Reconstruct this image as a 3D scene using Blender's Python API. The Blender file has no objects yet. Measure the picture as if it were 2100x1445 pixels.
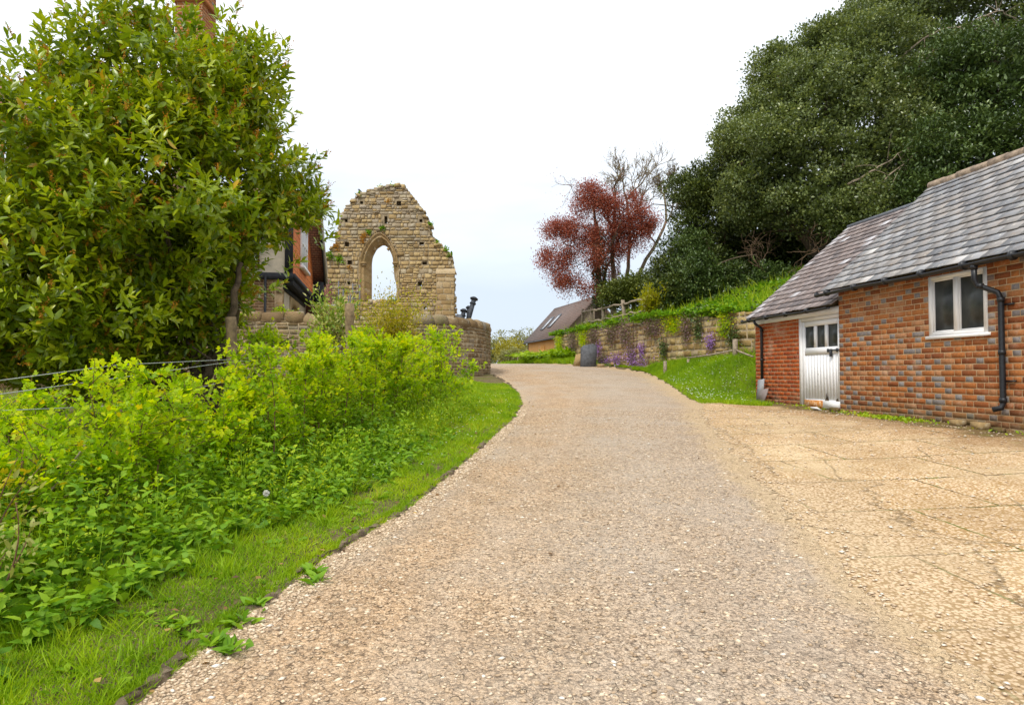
import bpy, math
import numpy as np
sc = bpy.context.scene
COL = sc.collection
F = 1400.0
TH = math.atan(45.5 / F)
EYE = 1.6
V3 = lambda *a: np.array(a, float)
def unit(v):
    v = np.asarray(v, float); return v / (np.linalg.norm(v, axis=-1, keepdims=True) + 1e-9)
def P(px, py, Y):
    u = px - 1050.0; v = 722.5 - py
    dy = F * math.cos(TH) - v * math.sin(TH); dz = F * math.sin(TH) + v * math.cos(TH)
    return V3(u * Y / dy, Y, EYE + dz * Y / dy)
# ------------------------------------------------------------------ terrain
_hy = np.array([-20, -3, 0, 3, 6, 10, 15, 18, 22, 27, 33, 38, 42, 50, 60, 100, 200, 600.])
_hz = np.array([-1.0, -.15, 0, .18, .38, .63, .82, .93, 1.2, 1.57, 1.95, 2.18, 2.27, 2.2, 1.9, .6, -2, -8.])
_gy = np.arange(-20, 600, .25); _gz = np.interp(_gy, _hy, _hz)
_k = np.exp(-np.linspace(-2, 2, 17) ** 2); _k /= _k.sum()
_gz = np.convolve(np.pad(_gz, 8, mode='edge'), _k, 'valid')
def h0(Y): return np.interp(Y, _gy, _gz)
def hit(px, py):
    for Y in np.arange(1.5, 70, .02):
        p = P(px, py, Y)
        if p[2] <= h0(Y): 
            continue_ = True
            Yh = Y
            # first Y where the ray is under the ground
            return V3(p[0], Y, h0(Y))
    return V3(p[0], Y, h0(Y))
def tab(pts, extra0, extra1):
    a = [hit(*p)[:2] for p in pts]
    a = extra0 + [(x, y) for x, y in a] + extra1
    a = sorted(a, key=lambda q: q[1])
    return np.array([q[1] for q in a]), np.array([q[0] for q in a])
_ly, _lx = tab([(280, 1445), (400, 1345), (540, 1240), (660, 1150), (830, 1050), (985, 920), (1050, 860)],
               [(-2.0, -4), (-1.8, 0)], [(.22, 16.5), (.18, 19.6), (-.1, 23), (-.62, 26.5), (-1.2, 29.5), (-2.6, 33), (-5, 38), (-9, 46), (-14, 60)])
def XL(Y): return np.interp(Y, _ly, _lx)
_ry, _rx = tab([(2060, 1445), (1930, 1340), (1750, 1200), (1610, 1050), (1500, 925), (1440, 860)],
               [(2.3, -4), (2.2, 1)], [(4.6, 16.6), (4.75, 18), (4.95, 20), (5.25, 23), (5.45, 26), (5.5, 28.5), (4.9, 31.5), (4.3, 34), (3.2, 36.5), (1.9, 40), (.8, 43), (-2, 48), (-8, 60)])
def XR(Y): return np.interp(Y, _ry, _rx)
_wy = np.array([-20, -5, 8, 18, 19.5, 20.5, 22, 27, 34, 44, 46, 46.4, 60, 100.])
_wx = np.array([16, 15, 14.6, 14.0, 12.8, 9.6, 7.7, 6.07, 4.6, 2.95, 2.7, 11, 16, 30.])
def XW(Y): return np.interp(Y, _wy, _wx)
def ZT(Y): return np.interp(Y, [0, 18, 22, 27, 34, 44, 50], [3.3, 3.5, 3.6, 3.85, 3.93, 4.1, 4.2])
def sst(a, b, x):
    t = np.clip((x - a) / (b - a), 0, 1); return t * t * (3 - 2 * t)
def nz(X, Y, s=1.0, o=0.0):
    X = np.asarray(X) * s + o; Y = np.asarray(Y) * s + o * 1.7
    return (np.sin(X * 1.7 + 1.3 * np.sin(Y * 1.1 + o)) + np.sin(Y * 2.1 + 1.1 * np.sin(X * 1.9)) + np.sin((X + Y) * 3.3 + o) * .5 + np.sin((X - Y * .7) * 5.9 + 2 * o) * .3) / 2.8
def T(X, Y):
    X = np.asarray(X, float); Y = np.asarray(Y, float)
    z = h0(Y).copy() if hasattr(h0(Y), 'copy') else h0(Y)
    e = XL(Y) - X
    z = z + .055 * sst(.02, .22, e) + .22 * sst(.3, 2.6, e) + .03 * nz(X, Y, .9) * sst(.1, .6, e)
    # yard dips a little beside the shed
    z = z - .13 * sst(4.2, 6.3, X) * sst(14, 18, Y) * (1 - sst(19.5, 21.5, Y)) + .06 * sst(4, 7, X) * (1 - sst(11, 15, Y))
    xr = XR(Y); xw = XW(Y)
    t = np.clip((X - xr) / np.maximum(xw - xr, .4), 0, 1)
    rise = np.interp(Y, [16.2, 17.5, 20, 22, 27, 34, 40, 44], [0, .1, .75, .92, .42, .04, .15, .3])
    dom = (X > xr) & (Y > 16.2) & (X < xw + 5)
    near_shed = sst(5.8, 7.2, X) * (1 - sst(18.2, 20.2, Y))
    z = z + np.where(dom, rise * sst(0.02, .95, t) * (1 - .9 * near_shed) + .05 * sst(0, .08, t), 0)
    s = (X - xw - .34) * .78
    bank = ZT(Y) - .06 + .45 * np.clip(s, 0, 4.5) + .12 * np.clip(s - 4.5, 0, 12) + .06 * nz(X, Y, .8, 2.)
    z = np.where(s > 0, bank, z)
    return z
# ------------------------------------------------------------------ mesh builder
ORIG = {}
class MB:
    def __init__(s): s.V = []; s.Ti = []; s.q = []; s.t = []; s.n = 0
    def add(s, V, quads=None, tris=None, tint=.5, mat=0):
        V = np.asarray(V, float).reshape(-1, 3); n = len(V)
        s.V.append(V); s.Ti.append(np.broadcast_to(np.asarray(tint, float), (n,)))
        if quads is not None and len(quads):
            q = np.asarray(quads, int) + s.n; s.q.append((q, mat))
        if tris is not None and len(tris):
            t = np.asarray(tris, int) + s.n; s.t.append((t, mat))
        s.n += n
    def inst(s, base, M, Tr, tint, mat=0):
        bv, bq, bt = base; k = len(bv); N = len(Tr)
        if N == 0: return
        V = np.einsum('nij,kj->nki', M, bv) + Tr[:, None, :]
        off = (np.arange(N) * k)[:, None, None]
        q = (np.asarray(bq)[None] + off).reshape(-1, 4) if bq is not None and len(bq) else None
        t = (np.asarray(bt)[None] + off).reshape(-1, 3) if bt is not None and len(bt) else None
        s.add(V.reshape(-1, 3), q, t, np.repeat(tint, k), mat)
    def box(s, c, ax, ay, az, tint=.5, mat=0):
        c, ax, ay, az = [np.asarray(a, float) for a in (c, ax, ay, az)]
        V = [c + i * ax + j * ay + k * az for k in (-1, 1) for j in (-1, 1) for i in (-1, 1)]
        s.add(V, [(0, 2, 3, 1), (4, 5, 7, 6), (0, 1, 5, 4), (2, 6, 7, 3), (0, 4, 6, 2), (1, 3, 7, 5)], None, tint, mat)
    def tube(s, pts, rad, n=6, tint=.5, mat=0, cap=True):
        pts = np.asarray(pts, float); m = len(pts)
        rad = np.broadcast_to(np.asarray(rad, float), (m,))
        tg = unit(np.gradient(pts, axis=0))
        ref = V3(0, 0, 1) if abs(tg[0][2]) < .9 else V3(1, 0, 0)
        a = []; prev = unit(np.cross(tg[0], ref))
        for i in range(m):
            prev = unit(prev - tg[i] * np.dot(prev, tg[i])); a.append(prev)
        a = np.array(a); b = np.cross(tg, a)
        ang = np.linspace(0, 2 * np.pi, n, endpoint=False)
        V = pts[:, None] + rad[:, None, None] * (np.cos(ang)[None, :, None] * a[:, None] + np.sin(ang)[None, :, None] * b[:, None])
        V = V.reshape(-1, 3)
        i = np.arange(m - 1)[:, None] * n; j = np.arange(n)[None]; j2 = (j + 1) % n
        q = np.stack([i + j, i + j2, i + n + j2, i + n + j], -1).reshape(-1, 4)
        tr = None
        if cap:
            V = np.vstack([V, pts[0], pts[-1]]); k = m * n
            tr = [(k, (x + 1) % n, x) for x in range(n)] + [(k + 1, (m - 1) * n + x, (m - 1) * n + (x + 1) % n) for x in range(n)]
        s.add(V, q, tr, tint, mat)
    def prism(s, poly, d0, d1, f, tint=.5, mat=0):
        """convex polygon of (s,z) pushed between depths d0..d1 through the map f(s,z,d)"""
        n = len(poly)
        V = [f(a, b, d0) for a, b in poly] + [f(a, b, d1) for a, b in poly]
        V.append(f(np.mean([p[0] for p in poly]), np.mean([p[1] for p in poly]), d0)); V.append(f(np.mean([p[0] for p in poly]), np.mean([p[1] for p in poly]), d1))
        t = [(2 * n, (i + 1) % n, i) for i in range(n)] + [(2 * n + 1, n + i, n + (i + 1) % n) for i in range(n)]
        q = [(i, (i + 1) % n, n + (i + 1) % n, n + i) for i in range(n)]
        s.add(V, q, t, tint, mat)
    def build(s, name, mats, parent=None, smooth=False, loc=None):
        o0 = np.zeros(3)
        if parent is not None: o0 = ORIG[parent.name]
        elif loc is not None: o0 = np.asarray(loc, float)
        me = bpy.data.meshes.new(name)
        V = (np.vstack(s.V) if s.V else np.zeros((0, 3))) - o0
        Q = np.vstack([q for q, m in s.q]) if s.q else np.zeros((0, 4), int)
        Tt = np.vstack([t for t, m in s.t]) if s.t else np.zeros((0, 3), int)
        mi = np.concatenate([np.full(len(q), m) for q, m in s.q] + [np.full(len(t), m) for t, m in s.t] + [np.zeros(0)]).astype(np.int32)
        me.vertices.add(len(V)); me.vertices.foreach_set('co', V.astype(np.float32).ravel())
        me.loops.add(Q.size + Tt.size)
        me.loops.foreach_set('vertex_index', np.concatenate([Q.ravel(), Tt.ravel()]).astype(np.int32))
        me.polygons.add(len(Q) + len(Tt))
        st = np.concatenate([np.arange(len(Q)) * 4, Q.size + np.arange(len(Tt)) * 3]).astype(np.int32)
        me.polygons.foreach_set('loop_start', st)
        if not isinstance(mats, (list, tuple)): mats = [mats]
        for m in mats: me.materials.append(m)
        me.polygons.foreach_set('material_index', mi)
        me.update(calc_edges=True); me.validate()
        at = me.attributes.new('tint', 'FLOAT', 'POINT')
        at.data.foreach_set('value', np.concatenate(s.Ti).astype(np.float32))
        if smooth: me.polygons.foreach_set('use_smooth', np.ones(len(me.polygons), bool))
        o = bpy.data.objects.new(name, me); COL.objects.link(o)
        if parent is not None: o.parent = parent
        else: o.location = o0
        ORIG[o.name] = o0
        return o
def tag(o, label=None, cat=None, group=None, kind=None):
    if label: o['label'] = label
    if cat: o['category'] = cat
    if group: o['group'] = group
    if kind: o['kind'] = kind
    return o
def thing(name, label, cat, loc, group=None):
    o = bpy.data.objects.new(name, None); COL.objects.link(o); o.location = [float(v) for v in loc]
    o.empty_display_size = .3
    ORIG[o.name] = np.asarray(loc, float)
    return tag(o, label, cat, group)
# ------------------------------------------------------------------ materials
class NT:
    def __init__(s, name):
        s.m = bpy.data.materials.new(name); s.m.use_nodes = True
        s.t = s.m.node_tree; s.b = s.t.nodes['Principled BSDF']; s.out = s.t.nodes['Material Output']
        s.co = s.n('ShaderNodeTexCoord').outputs['Object']
    def n(s, k): return s.t.nodes.new(k)
    def l(s, a, b): s.t.links.new(a, b)
    def set(s, k, v):
        i = s.b.inputs[k]
        if hasattr(v, 'is_linked') or isinstance(v, bpy.types.NodeSocket): s.l(v, i)
        elif isinstance(v, (tuple, list)): i.default_value = (*v, 1) if len(v) == 3 else v
        else: i.default_value = v
    def tint(s):
        a = s.n('ShaderNodeAttribute'); a.attribute_name = 'tint'; return a.outputs['Fac']
    def noise(s, sc_, det=4, rough=.55, co=None, dist=0.):
        x = s.n('ShaderNodeTexNoise'); x.inputs['Scale'].default_value = sc_; x.inputs['Detail'].default_value = det
        x.inputs['Roughness'].default_value = rough; x.inputs['Distortion'].default_value = dist
        s.l(co or s.co, x.inputs['Vector']); return x.outputs['Fac']
    def vor(s, sc_, feat='F1', co=None, out='Distance', rnd=1.):
        x = s.n('ShaderNodeTexVoronoi'); x.feature = feat; x.inputs['Scale'].default_value = sc_
        x.inputs['Randomness'].default_value = rnd
        s.l(co or s.co, x.inputs['Vector']); return x.outputs[out]
    def rot(s, co, a=.28):
        x = s.n('ShaderNodeMapping'); x.inputs['Rotation'].default_value = (0, 0, a); x.inputs['Scale'].default_value = (1, 1, .01); s.l(co, x.inputs['Vector']); return x.outputs[0]
    def scale(s, v, co=None):
        x = s.n('ShaderNodeMapping'); x.inputs['Scale'].default_value = v; s.l(co or s.co, x.inputs['Vector']); return x.outputs[0]
    def ramp(s, f, stops, interp='LINEAR'):
        x = s.n('ShaderNodeValToRGB'); x.color_ramp.interpolation = interp
        e = x.color_ramp.elements
        while len(e) < len(stops): e.new(.5)
        for i, (p, c) in enumerate(stops):
            e[i].position = p
            if isinstance(c, (int, float)): c = (c, c, c)
            e[i].color = (*c, 1)
        s.l(f, x.inputs[0]); return x.outputs[0]
    def mix(s, f, a, b, mode='MIX'):
        x = s.n('ShaderNodeMix'); x.data_type = 'RGBA'; x.blend_type = mode
        for k, v in ((0, f), (6, a), (7, b)):
            i = x.inputs[k]
            if isinstance(v, bpy.types.NodeSocket): s.l(v, i)
            elif isinstance(v, (tuple, list)): i.default_value = (*v, 1)
            else: i.default_value = v if k == 0 else (v, v, v, 1)
        return x.outputs[2]
    def math(s, op, a, b=0., c=None):
        x = s.n('ShaderNodeMath'); x.operation = op
        for k, v in ((0, a), (1, b), (2, c)):
            if v is None: continue
            if isinstance(v, bpy.types.NodeSocket): s.l(v, x.inputs[k])
            else: x.inputs[k].default_value = v
        return x.outputs[0]
    def sep(s, co=None):
        x = s.n('ShaderNodeSeparateXYZ'); s.l(co or s.co, x.inputs[0]); return x.outputs
    def bump(s, h, st=.5, d=.02):
        x = s.n('ShaderNodeBump'); x.inputs['Strength'].default_value = st; x.inputs['Distance'].default_value = d
        s.l(h, x.inputs['Height']); s.l(x.outputs[0], s.b.inputs['Normal'])
def plain(name, col, rough=.6, metal=0., var=.25, sc_=8., bump=0., spec=.4):
    k = NT(name); f = k.noise(sc_, 6)
    lo = tuple(c * (1 - var) for c in col); hi = tuple(min(1, c * (1 + var)) for c in col)
    k.set('Base Color', k.ramp(f, [(.3, lo), (.7, hi)])); k.set('Roughness', rough); k.set('Metallic', metal)
    k.set('Specular IOR Level', spec)
    if bump: k.bump(k.noise(sc_ * 4, 5), bump, .02)
    return k.m
def leafy(name, stops, rough=.45, trans=.35, spec=.4, tcol=(1.3, 1.25, .6)):
    k = NT(name); c = k.ramp(k.tint(), stops)
    k.set('Base Color', c); k.set('Roughness', rough); k.set('Specular IOR Level', spec)
    tr = k.n('ShaderNodeBsdfTranslucent'); k.l(k.mix(1., c, tcol, 'MULTIPLY'), tr.inputs['Color'])
    mx = k.n('ShaderNodeMixShader'); mx.inputs[0].default_value = trans
    k.l(k.b.outputs[0], mx.inputs[1]); k.l(tr.outputs[0], mx.inputs[2]); k.l(mx.outputs[0], k.out.inputs['Surface'])
    return k.m
def stone_mat(name, stops, moss=(.10, .11, .03), mossamt=.5, lich=(.55, .5, .38), scale=1.):
    k = NT(name); c = k.ramp(k.tint(), stops)
    n1 = k.noise(3.2 * scale, 8, .65); n2 = k.noise(18 * scale, 6, .7); n3 = k.noise(.9 * scale, 6, .6)
    c = k.mix(k.ramp(n2, [(.35, .75), (.7, 0.)]), c, tuple(.45 * x for x in stops[1][1]))
    c = k.mix(k.ramp(n1, [(.56, 0.), (.66, .55)]), c, lich)
    c = k.mix(k.ramp(n3, [(.52, 0.), (.68, mossamt)]), c, moss)
    k.set('Base Color', c); k.set('Roughness', .92); k.set('Specular IOR Level', .2)
    k.bump(k.noise(14 * scale, 8, .7), .6, .03)
    return k.m
M = {}
M['wood_grey'] = plain('weathered_wood', (.30, .24, .17), .85, var=.45, sc_=14, bump=.5)
M['wood_post'] = plain('post_wood', (.24, .17, .09), .85, var=.45, sc_=12, bump=.5)
M['bark'] = plain('bark', (.12, .085, .055), .9, var=.5, sc_=10, bump=.8)
M['bark_pale'] = plain('bark_pale', (.24, .19, .13), .9, var=.5, sc_=8, bump=.6)
M['bark_twig'] = plain('bark_twig', (.16, .085, .045), .8, var=.4, sc_=20)
M['iron'] = plain('black_iron', (.014, .015, .018), .42, var=.4, sc_=20)
M['iron_old'] = plain('old_iron', (.035, .04, .05), .6, var=.5, sc_=9, bump=.3)
M['wire'] = plain('galvanised_wire', (.55, .57, .58), .4, metal=.6)
M['lead'] = plain('lead', (.12, .13, .15), .6, var=.3)
M['glass_dark'] = None
k = NT('dark_glass'); k.set('Base Color', k.ramp(k.noise(3, 4), [(.35, (.022, .026, .025)), (.7, (.07, .08, .075))])); k.set('Roughness', .32); k.set('Specular IOR Level', .35); M['glass'] = k.m
# white paint, peeling
k = NT('white_paint'); n = k.noise(9, 8, .7); n2 = k.noise(55, 4, .6, k.scale((1, 1, .12)))
c = k.mix(k.ramp(n2, [(.62, 0.), (.78, .22)]), (.86, .86, .87), (.55, .53, .49))
c = k.mix(k.ramp(n, [(.63, 0.), (.67, .8)]), c, (.36, .32, .25))
k.set('Base Color', c); k.set('Roughness', .55); M['white'] = k.m
k = NT('white_frame_paint'); n = k.noise(14, 8, .7)
k.set('Base Color', k.mix(k.ramp(n, [(.62, 0.), (.7, .5)]), (.84, .83, .82), (.5, .44, .35))); k.set('Roughness', .5); M['frame'] = k.m
k = NT('rust'); k.set('Base Color', k.ramp(k.noise(9, 6, .7), [(.3, (.30, .09, .012)), (.5, (.55, .22, .04)), (.65, (.75, .6, .42))])); k.set('Roughness', .85); M['rust'] = k.m
# bricks
def brick_mat(name, stops, stain=True):
    k = NT(name); c = k.ramp(k.tint(), stops)
    c = k.mix(k.ramp(k.noise(38, 6, .7), [(.38, .55), (.62, 0.)]), c, k.mix(1., c, (.42, .42, .45), 'MULTIPLY'))
    c = k.mix(k.ramp(k.noise(5, 8, .7), [(.56, 0.), (.74, .5)]), c, (.47, .36, .27))
    if stain:
        z = k.sep()[2]; zz = k.math('ADD', z, k.math('MULTIPLY', k.noise(2.2, 6, .7), .9))
        c = k.mix(k.ramp(zz, [(.52, .8), (1.0, 0.)]), c, (.15, .09, .045))
        zm = k.math('ADD', z, k.math('MULTIPLY', k.noise(.9, 7, .7), 1.3)); c = k.mix(k.ramp(zm, [(.70, .75), (.95, 0.)]), c, (.10, .095, .03))
        c = k.mix(k.ramp(k.noise(1.3, 8, .7), [(.55, 0.), (.7, .45)]), c, (.52, .40, .30))
    k.set('Base Color', c); k.set('Roughness', .9); k.set('Specular IOR Level', .2)
    k.bump(k.noise(60, 6, .7), .5, .008)
    return k.m
M['brick'] = brick_mat('red_brick', [(0, (.24, .075, .028)), (.3, (.37, .125, .038)), (.55, (.46, .175, .052)), (.72, (.43, .22, .11)), (.78, (.20, .17, .16)), (1, (.30, .275, .265))])
M['brick2'] = brick_mat('orange_brick', [(0, (.33, .062, .016)), (.5, (.46, .095, .018)), (1, (.42, .13, .04))])
k = NT('mortar'); c = k.ramp(k.noise(12, 7, .7), [(.3, (.34, .22, .11)), (.7, (.58, .43, .26))])
k.set('Base Color', c); k.set('Roughness', .95); k.bump(k.noise(70, 4), .4, .006); M['mortar'] = k.m
# slate
k = NT('slate'); c = k.ramp(k.tint(), [(0, (.17, .175, .19)), (.3, (.28, .285, .30)), (.6, (.31, .285, .265)), (.8, (.38, .385, .40)), (1, (.60, .58, .56))])
c = k.mix(k.ramp(k.noise(4.5, 8, .75), [(.5, 0.), (.66, .6)]), c, (.30, .22, .16))
c = k.mix(k.ramp(k.noise(13, 6, .75), [(.57, 0.), (.66, .8)]), c, (.66, .62, .55))
k.set('Base Color', c); k.set('Roughness', .5); k.set('Specular IOR Level', .45); k.bump(k.noise(30, 6, .7), .35, .01); M['slate'] = k.m
k = NT('slate_mauve'); c = k.ramp(k.tint(), [(0, (.15, .125, .125)), (.45, (.26, .20, .18)), (.8, (.32, .27, .26)), (1, (.58, .56, .58))])
c = k.mix(k.ramp(k.noise(14, 6, .75), [(.58, 0.), (.68, .6)]), c, (.5, .43, .36))
k.set('Base Color', c); k.set('Roughness', .55); k.bump(k.noise(30, 6, .7), .35, .01); M['slate2'] = k.m
M['ridge'] = plain('mortared_ridge', (.33, .25, .18), .9, var=.4, sc_=9, bump=.6)
# stones
M['ruin'] = stone_mat('ruin_stone', [(0, (.32, .21, .095)), (.25, (.52, .365, .165)), (.6, (.66, .49, .235)), (.78, (.44, .375, .285)), (.87, (.52, .465, .375)), (1, (.74, .63, .41))], moss=(.22, .19, .11), mossamt=.45, scale=.8)
M['ruin_core'] = plain('ruin_mortar', (.30, .235, .145), .95, var=.4, sc_=5, bump=.8)
M['dressed'] = stone_mat('dressed_stone', [(0, (.36, .23, .10)), (.5, (.52, .36, .17)), (1, (.60, .48, .31))], mossamt=.2)
M['wall_stone'] = stone_mat('boundary_stone', [(0, (.16, .105, .05)), (.4, (.30, .20, .10)), (.8, (.40, .29, .16)), (1, (.28, .26, .22))], moss=(.13, .13, .05), mossamt=.55)
M['retain'] = stone_mat('retaining_stone', [(0, (.30, .19, .07)), (.4, (.50, .35, .14)), (.8, (.60, .45, .2)), (1, (.40, .34, .24))], moss=(.13, .15, .035), mossamt=.45)
M['slab'] = plain('dark_slab', (.10, .105, .115), .8, var=.4, sc_=7, bump=.6)
M['lichen'] = leafy('orange_lichen', [(0, (.45, .2, .01)), (1, (.6, .33, .03))], .9, .1)
# tile hanging / roof tiles
def tile_mat(name, c1, c2, c3, sx, sz, up='z', face_u=(1, 0, 0)):
    k = NT(name)
    br = k.n('ShaderNodeTexBrick'); br.inputs['Scale'].default_value = 1.
    br.inputs['Brick Width'].default_value = sx; br.inputs['Row Height'].default_value = sz; br.inputs['Mortar Size'].default_value = .012
    br.inputs['Color1'].default_value = (*c1, 1); br.inputs['Color2'].default_value = (*c2, 1); br.inputs['Mortar'].default_value = (*[.25 * v for v in c1], 1)
    s_ = k.sep(); cx = k.n('ShaderNodeCombineXYZ')
    dt = k.math('ADD', k.math('MULTIPLY', s_[0], face_u[0]), k.math('MULTIPLY', s_[1], face_u[1]))
    k.l(dt, cx.inputs[0]); k.l(s_[2], cx.inputs[1]); k.l(cx.outputs[0], br.inputs['Vector'])
    c = k.mix(k.ramp(k.noise(3, 7, .7), [(.45, 0.), (.7, .7)]), br.outputs['Color'], c3)
    k.set('Base Color', c); k.set('Roughness', .85)
    saw = k.math('FRACT', k.math('DIVIDE', s_[2], sz)); k.bump(k.math('SUBTRACT', 1., saw), .8, .03)
    return k.m
HU = (.983, .183); HV = (-.183, .983)
M['tilehang'] = tile_mat('tile_hanging', (.72, .20, .035), (.56, .13, .022), (.66, .25, .07), .30, .24, face_u=(HV[0], HV[1], 0))
M['tilehang_front'] = tile_mat('tile_hanging_front', (.46, .115, .025), (.36, .075, .016), (.5, .18, .06), .17, .11, face_u=(HU[0], HU[1], 0))
M['clay_roof'] = tile_mat('clay_roof', (.30, .11, .06), (.40, .16, .09), (.24, .15, .10), .17, .09, face_u=(HU[0], HU[1], 0))
M['brown_roof'] = tile_mat('brown_roof', (.15, .10, .08), (.19, .125, .10), (.13, .11, .10), .3, .16, face_u=(.24, -.97, 0))
M['timber_black'] = plain('black_timber', (.02, .021, .025), .7, var=.3)
M['render_cream'] = plain('cream_render', (.5, .43, .32), .9, var=.15, sc_=4)
M['house_brick'] = brick_mat('brown_brick', [(0, (.20, .11, .05)), (.5, (.33, .2, .10)), (1, (.42, .28, .16))], False)
M['cladding'] = None
k = NT('oak_cladding'); f = k.noise(3, 6, .6, k.scale((9, 9, .6))); s_ = k.sep()
bd = k.math('FRACT', k.math('MULTIPLY', k.math('ADD', k.math('MULTIPLY', s_[0], .24), k.math('MULTIPLY', s_[1], -.97)), 5.))
c = k.ramp(f, [(.3, (.55, .24, .05)), (.7, (.78, .42, .10))]); c = k.mix(k.ramp(bd, [(.05, .8), (.12, 0.)]), c, (.15, .07, .02))
k.set('Base Color', c); k.set('Roughness', .7); M['cladding'] = k.m
# road, yard, ground
k = NT('gravel_road')
co = k.co
wv = k.n('ShaderNodeVectorMath'); wv.operation = 'ADD'; nn = k.n('ShaderNodeTexNoise'); nn.inputs['Scale'].default_value = 30
k.l(co, nn.inputs['Vector']); sub = k.n('ShaderNodeVectorMath'); sub.operation = 'SCALE'; k.l(nn.outputs['Color'], sub.inputs[0]); sub.inputs['Scale'].default_value = .045
k.l(co, wv.inputs[0]); k.l(sub.outputs[0], wv.inputs[1]); wc = wv.outputs[0]
def stones_layer(k, sc_, wc, stops, thr):
    v = k.n('ShaderNodeTexVoronoi'); v.inputs['Scale'].default_value = sc_; k.l(wc, v.inputs['Vector'])
    hs = k.n('ShaderNodeSeparateColor'); k.l(v.outputs['Color'], hs.inputs[0])
    return k.ramp(hs.outputs[0], stops), k.ramp(v.outputs['Distance'], thr), hs.outputs[1], v.outputs['Distance']
c1, m1, r1, d1 = stones_layer(k, 52, wc, [(0, (.24, .155, .09)), (.3, (.56, .385, .235)), (.65, (.70, .51, .335)), (1, (.84, .69, .51))], [(.35, 1.), (.7, .0)])
c2, m2, r2, d2 = stones_layer(k, 17, wc, [(0, (.42, .29, .17)), (.5, (.58, .44, .29)), (1, (.74, .63, .49))], [(.28, 1.), (.42, 0.)])
fn = k.noise(46, 9, .78)
c1 = k.mix(.55, c1, k.ramp(fn, [(.35, (.14, .09, .05)), (.46, (.58, .405, .245)), (.58, (.86, .66, .46))]))
m1 = k.math('MAXIMUM', m1, k.ramp(k.noise(28, 7, .7), [(.42, 0.), (.58, 1.)]))
pick = k.math('MULTIPLY', k.ramp(r2, [(.62, 0.), (.66, 1.)]), m2)
c = k.mix(m1, (.13, .09, .06), c1); c = k.mix(pick, c, c2)
c = k.mix(k.ramp(k.noise(2.5, 7, .65), [(.36, .35), (.54, 0.)]), c, (.30, .22, .15))
c = k.mix(k.ramp(k.noise(.55, 6, .6), [(.42, 0.), (.66, .5)]), c, (.52, .45, .37))
ln = k.n('ShaderNodeAttribute'); ln.attribute_name = 'lane'; lf = k.math('ADD', ln.outputs['Fac'], k.math('MULTIPLY', k.math('SUBTRACT', k.noise(.8, 5, .6), .5), .35))
c = k.mix(k.ramp(lf, [(.46, 0.), (.60, .22), (.84, .28), (.96, 0.)]), c, k.mix(m1, (.24, .19, .15), (.56, .48, .40)))
c = k.mix(k.ramp(lf, [(.04, .0), (.12, .38), (.30, .42), (.45, 0.)]), c, k.mix(1., c, (1.12, .98, .80), 'MULTIPLY'))
rut = k.math('ABSOLUTE', k.math('SUBTRACT', k.math('ABSOLUTE', k.math('SUBTRACT', lf, .47)), .17))
c = k.mix(k.ramp(rut, [(.0, .30), (.055, 0.)]), c, k.mix(m1, (.26, .20, .15), (.66, .55, .43)))
c = k.mix(k.ramp(k.tint(), [(.25, .75), (.75, 0.)]), c, k.mix(m1, (.40, .28, .15), (.66, .49, .29)))
k.set('Base Color', c); k.set('Roughness', .95); k.set('Specular IOR Level', .15)
hgt = k.math('ADD', k.math('MULTIPLY', k.math('SUBTRACT', 1., d1), .45), k.math('MULTIPLY', pick, .7))
hgt = k.math('ADD', hgt, k.math('MULTIPLY', k.noise(7, 6, .7), 1.6))
k.bump(hgt, 1., .034); M['road'] = k.m
k = NT('aggregate_concrete')
c1, m1, r1, d1 = stones_layer(k, 40, k.co, [(0, (.36, .225, .125)), (.3, (.66, .475, .295)), (.7, (.79, .61, .415)), (.97, (.80, .64, .42)), (1, (.86, .78, .64))], [(.38, 1.), (.62, 0.)])
c = k.mix(m1, (.40, .25, .105), c1)
c = k.mix(k.ramp(k.noise(1.1, 7, .65), [(.40, .4), (.6, 0.)]), c, (.30, .195, .09))
c = k.mix(k.ramp(k.noise(.6, 7, .6), [(.50, 0.), (.68, .5)]), c, (.66, .52, .32))
nn = k.n('ShaderNodeTexNoise'); nn.inputs['Scale'].default_value = 1.6; nn.inputs['Detail'].default_value = 7; k.l(k.co, nn.inputs['Vector'])
sb = k.n('ShaderNodeVectorMath'); sb.operation = 'SCALE'; k.l(nn.outputs['Color'], sb.inputs[0]); sb.inputs['Scale'].default_value = .16
ad = k.n('ShaderNodeVectorMath'); ad.operation = 'ADD'; k.l(k.co, ad.inputs[0]); k.l(sb.outputs[0], ad.inputs[1])
bk = k.n('ShaderNodeTexBrick'); bk.inputs['Scale'].default_value = 1.; bk.inputs['Brick Width'].default_value = 1.75; bk.inputs['Row Height'].default_value = 1.15; bk.inputs['Mortar Size'].default_value = .013; bk.inputs['Mortar Smooth'].default_value = .0; bk.inputs['Bias'].default_value = 0.
bk.inputs['Color1'].default_value = (0, 0, 0, 1); bk.inputs['Color2'].default_value = (1, 1, 1, 1); bk.inputs['Mortar'].default_value = (.5, .5, .5, 1)
sb2 = k.n('ShaderNodeVectorMath'); sb2.operation = 'SCALE'; k.l(nn.outputs['Color'], sb2.inputs[0]); sb2.inputs['Scale'].default_value = .10
n3 = k.n('ShaderNodeTexNoise'); n3.inputs['Scale'].default_value = 14; n3.inputs['Detail'].default_value = 5; k.l(k.co, n3.inputs['Vector']); sb3 = k.n('ShaderNodeVectorMath'); sb3.operation = 'SCALE'; k.l(n3.outputs['Color'], sb3.inputs[0]); sb3.inputs['Scale'].default_value = .035
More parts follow.
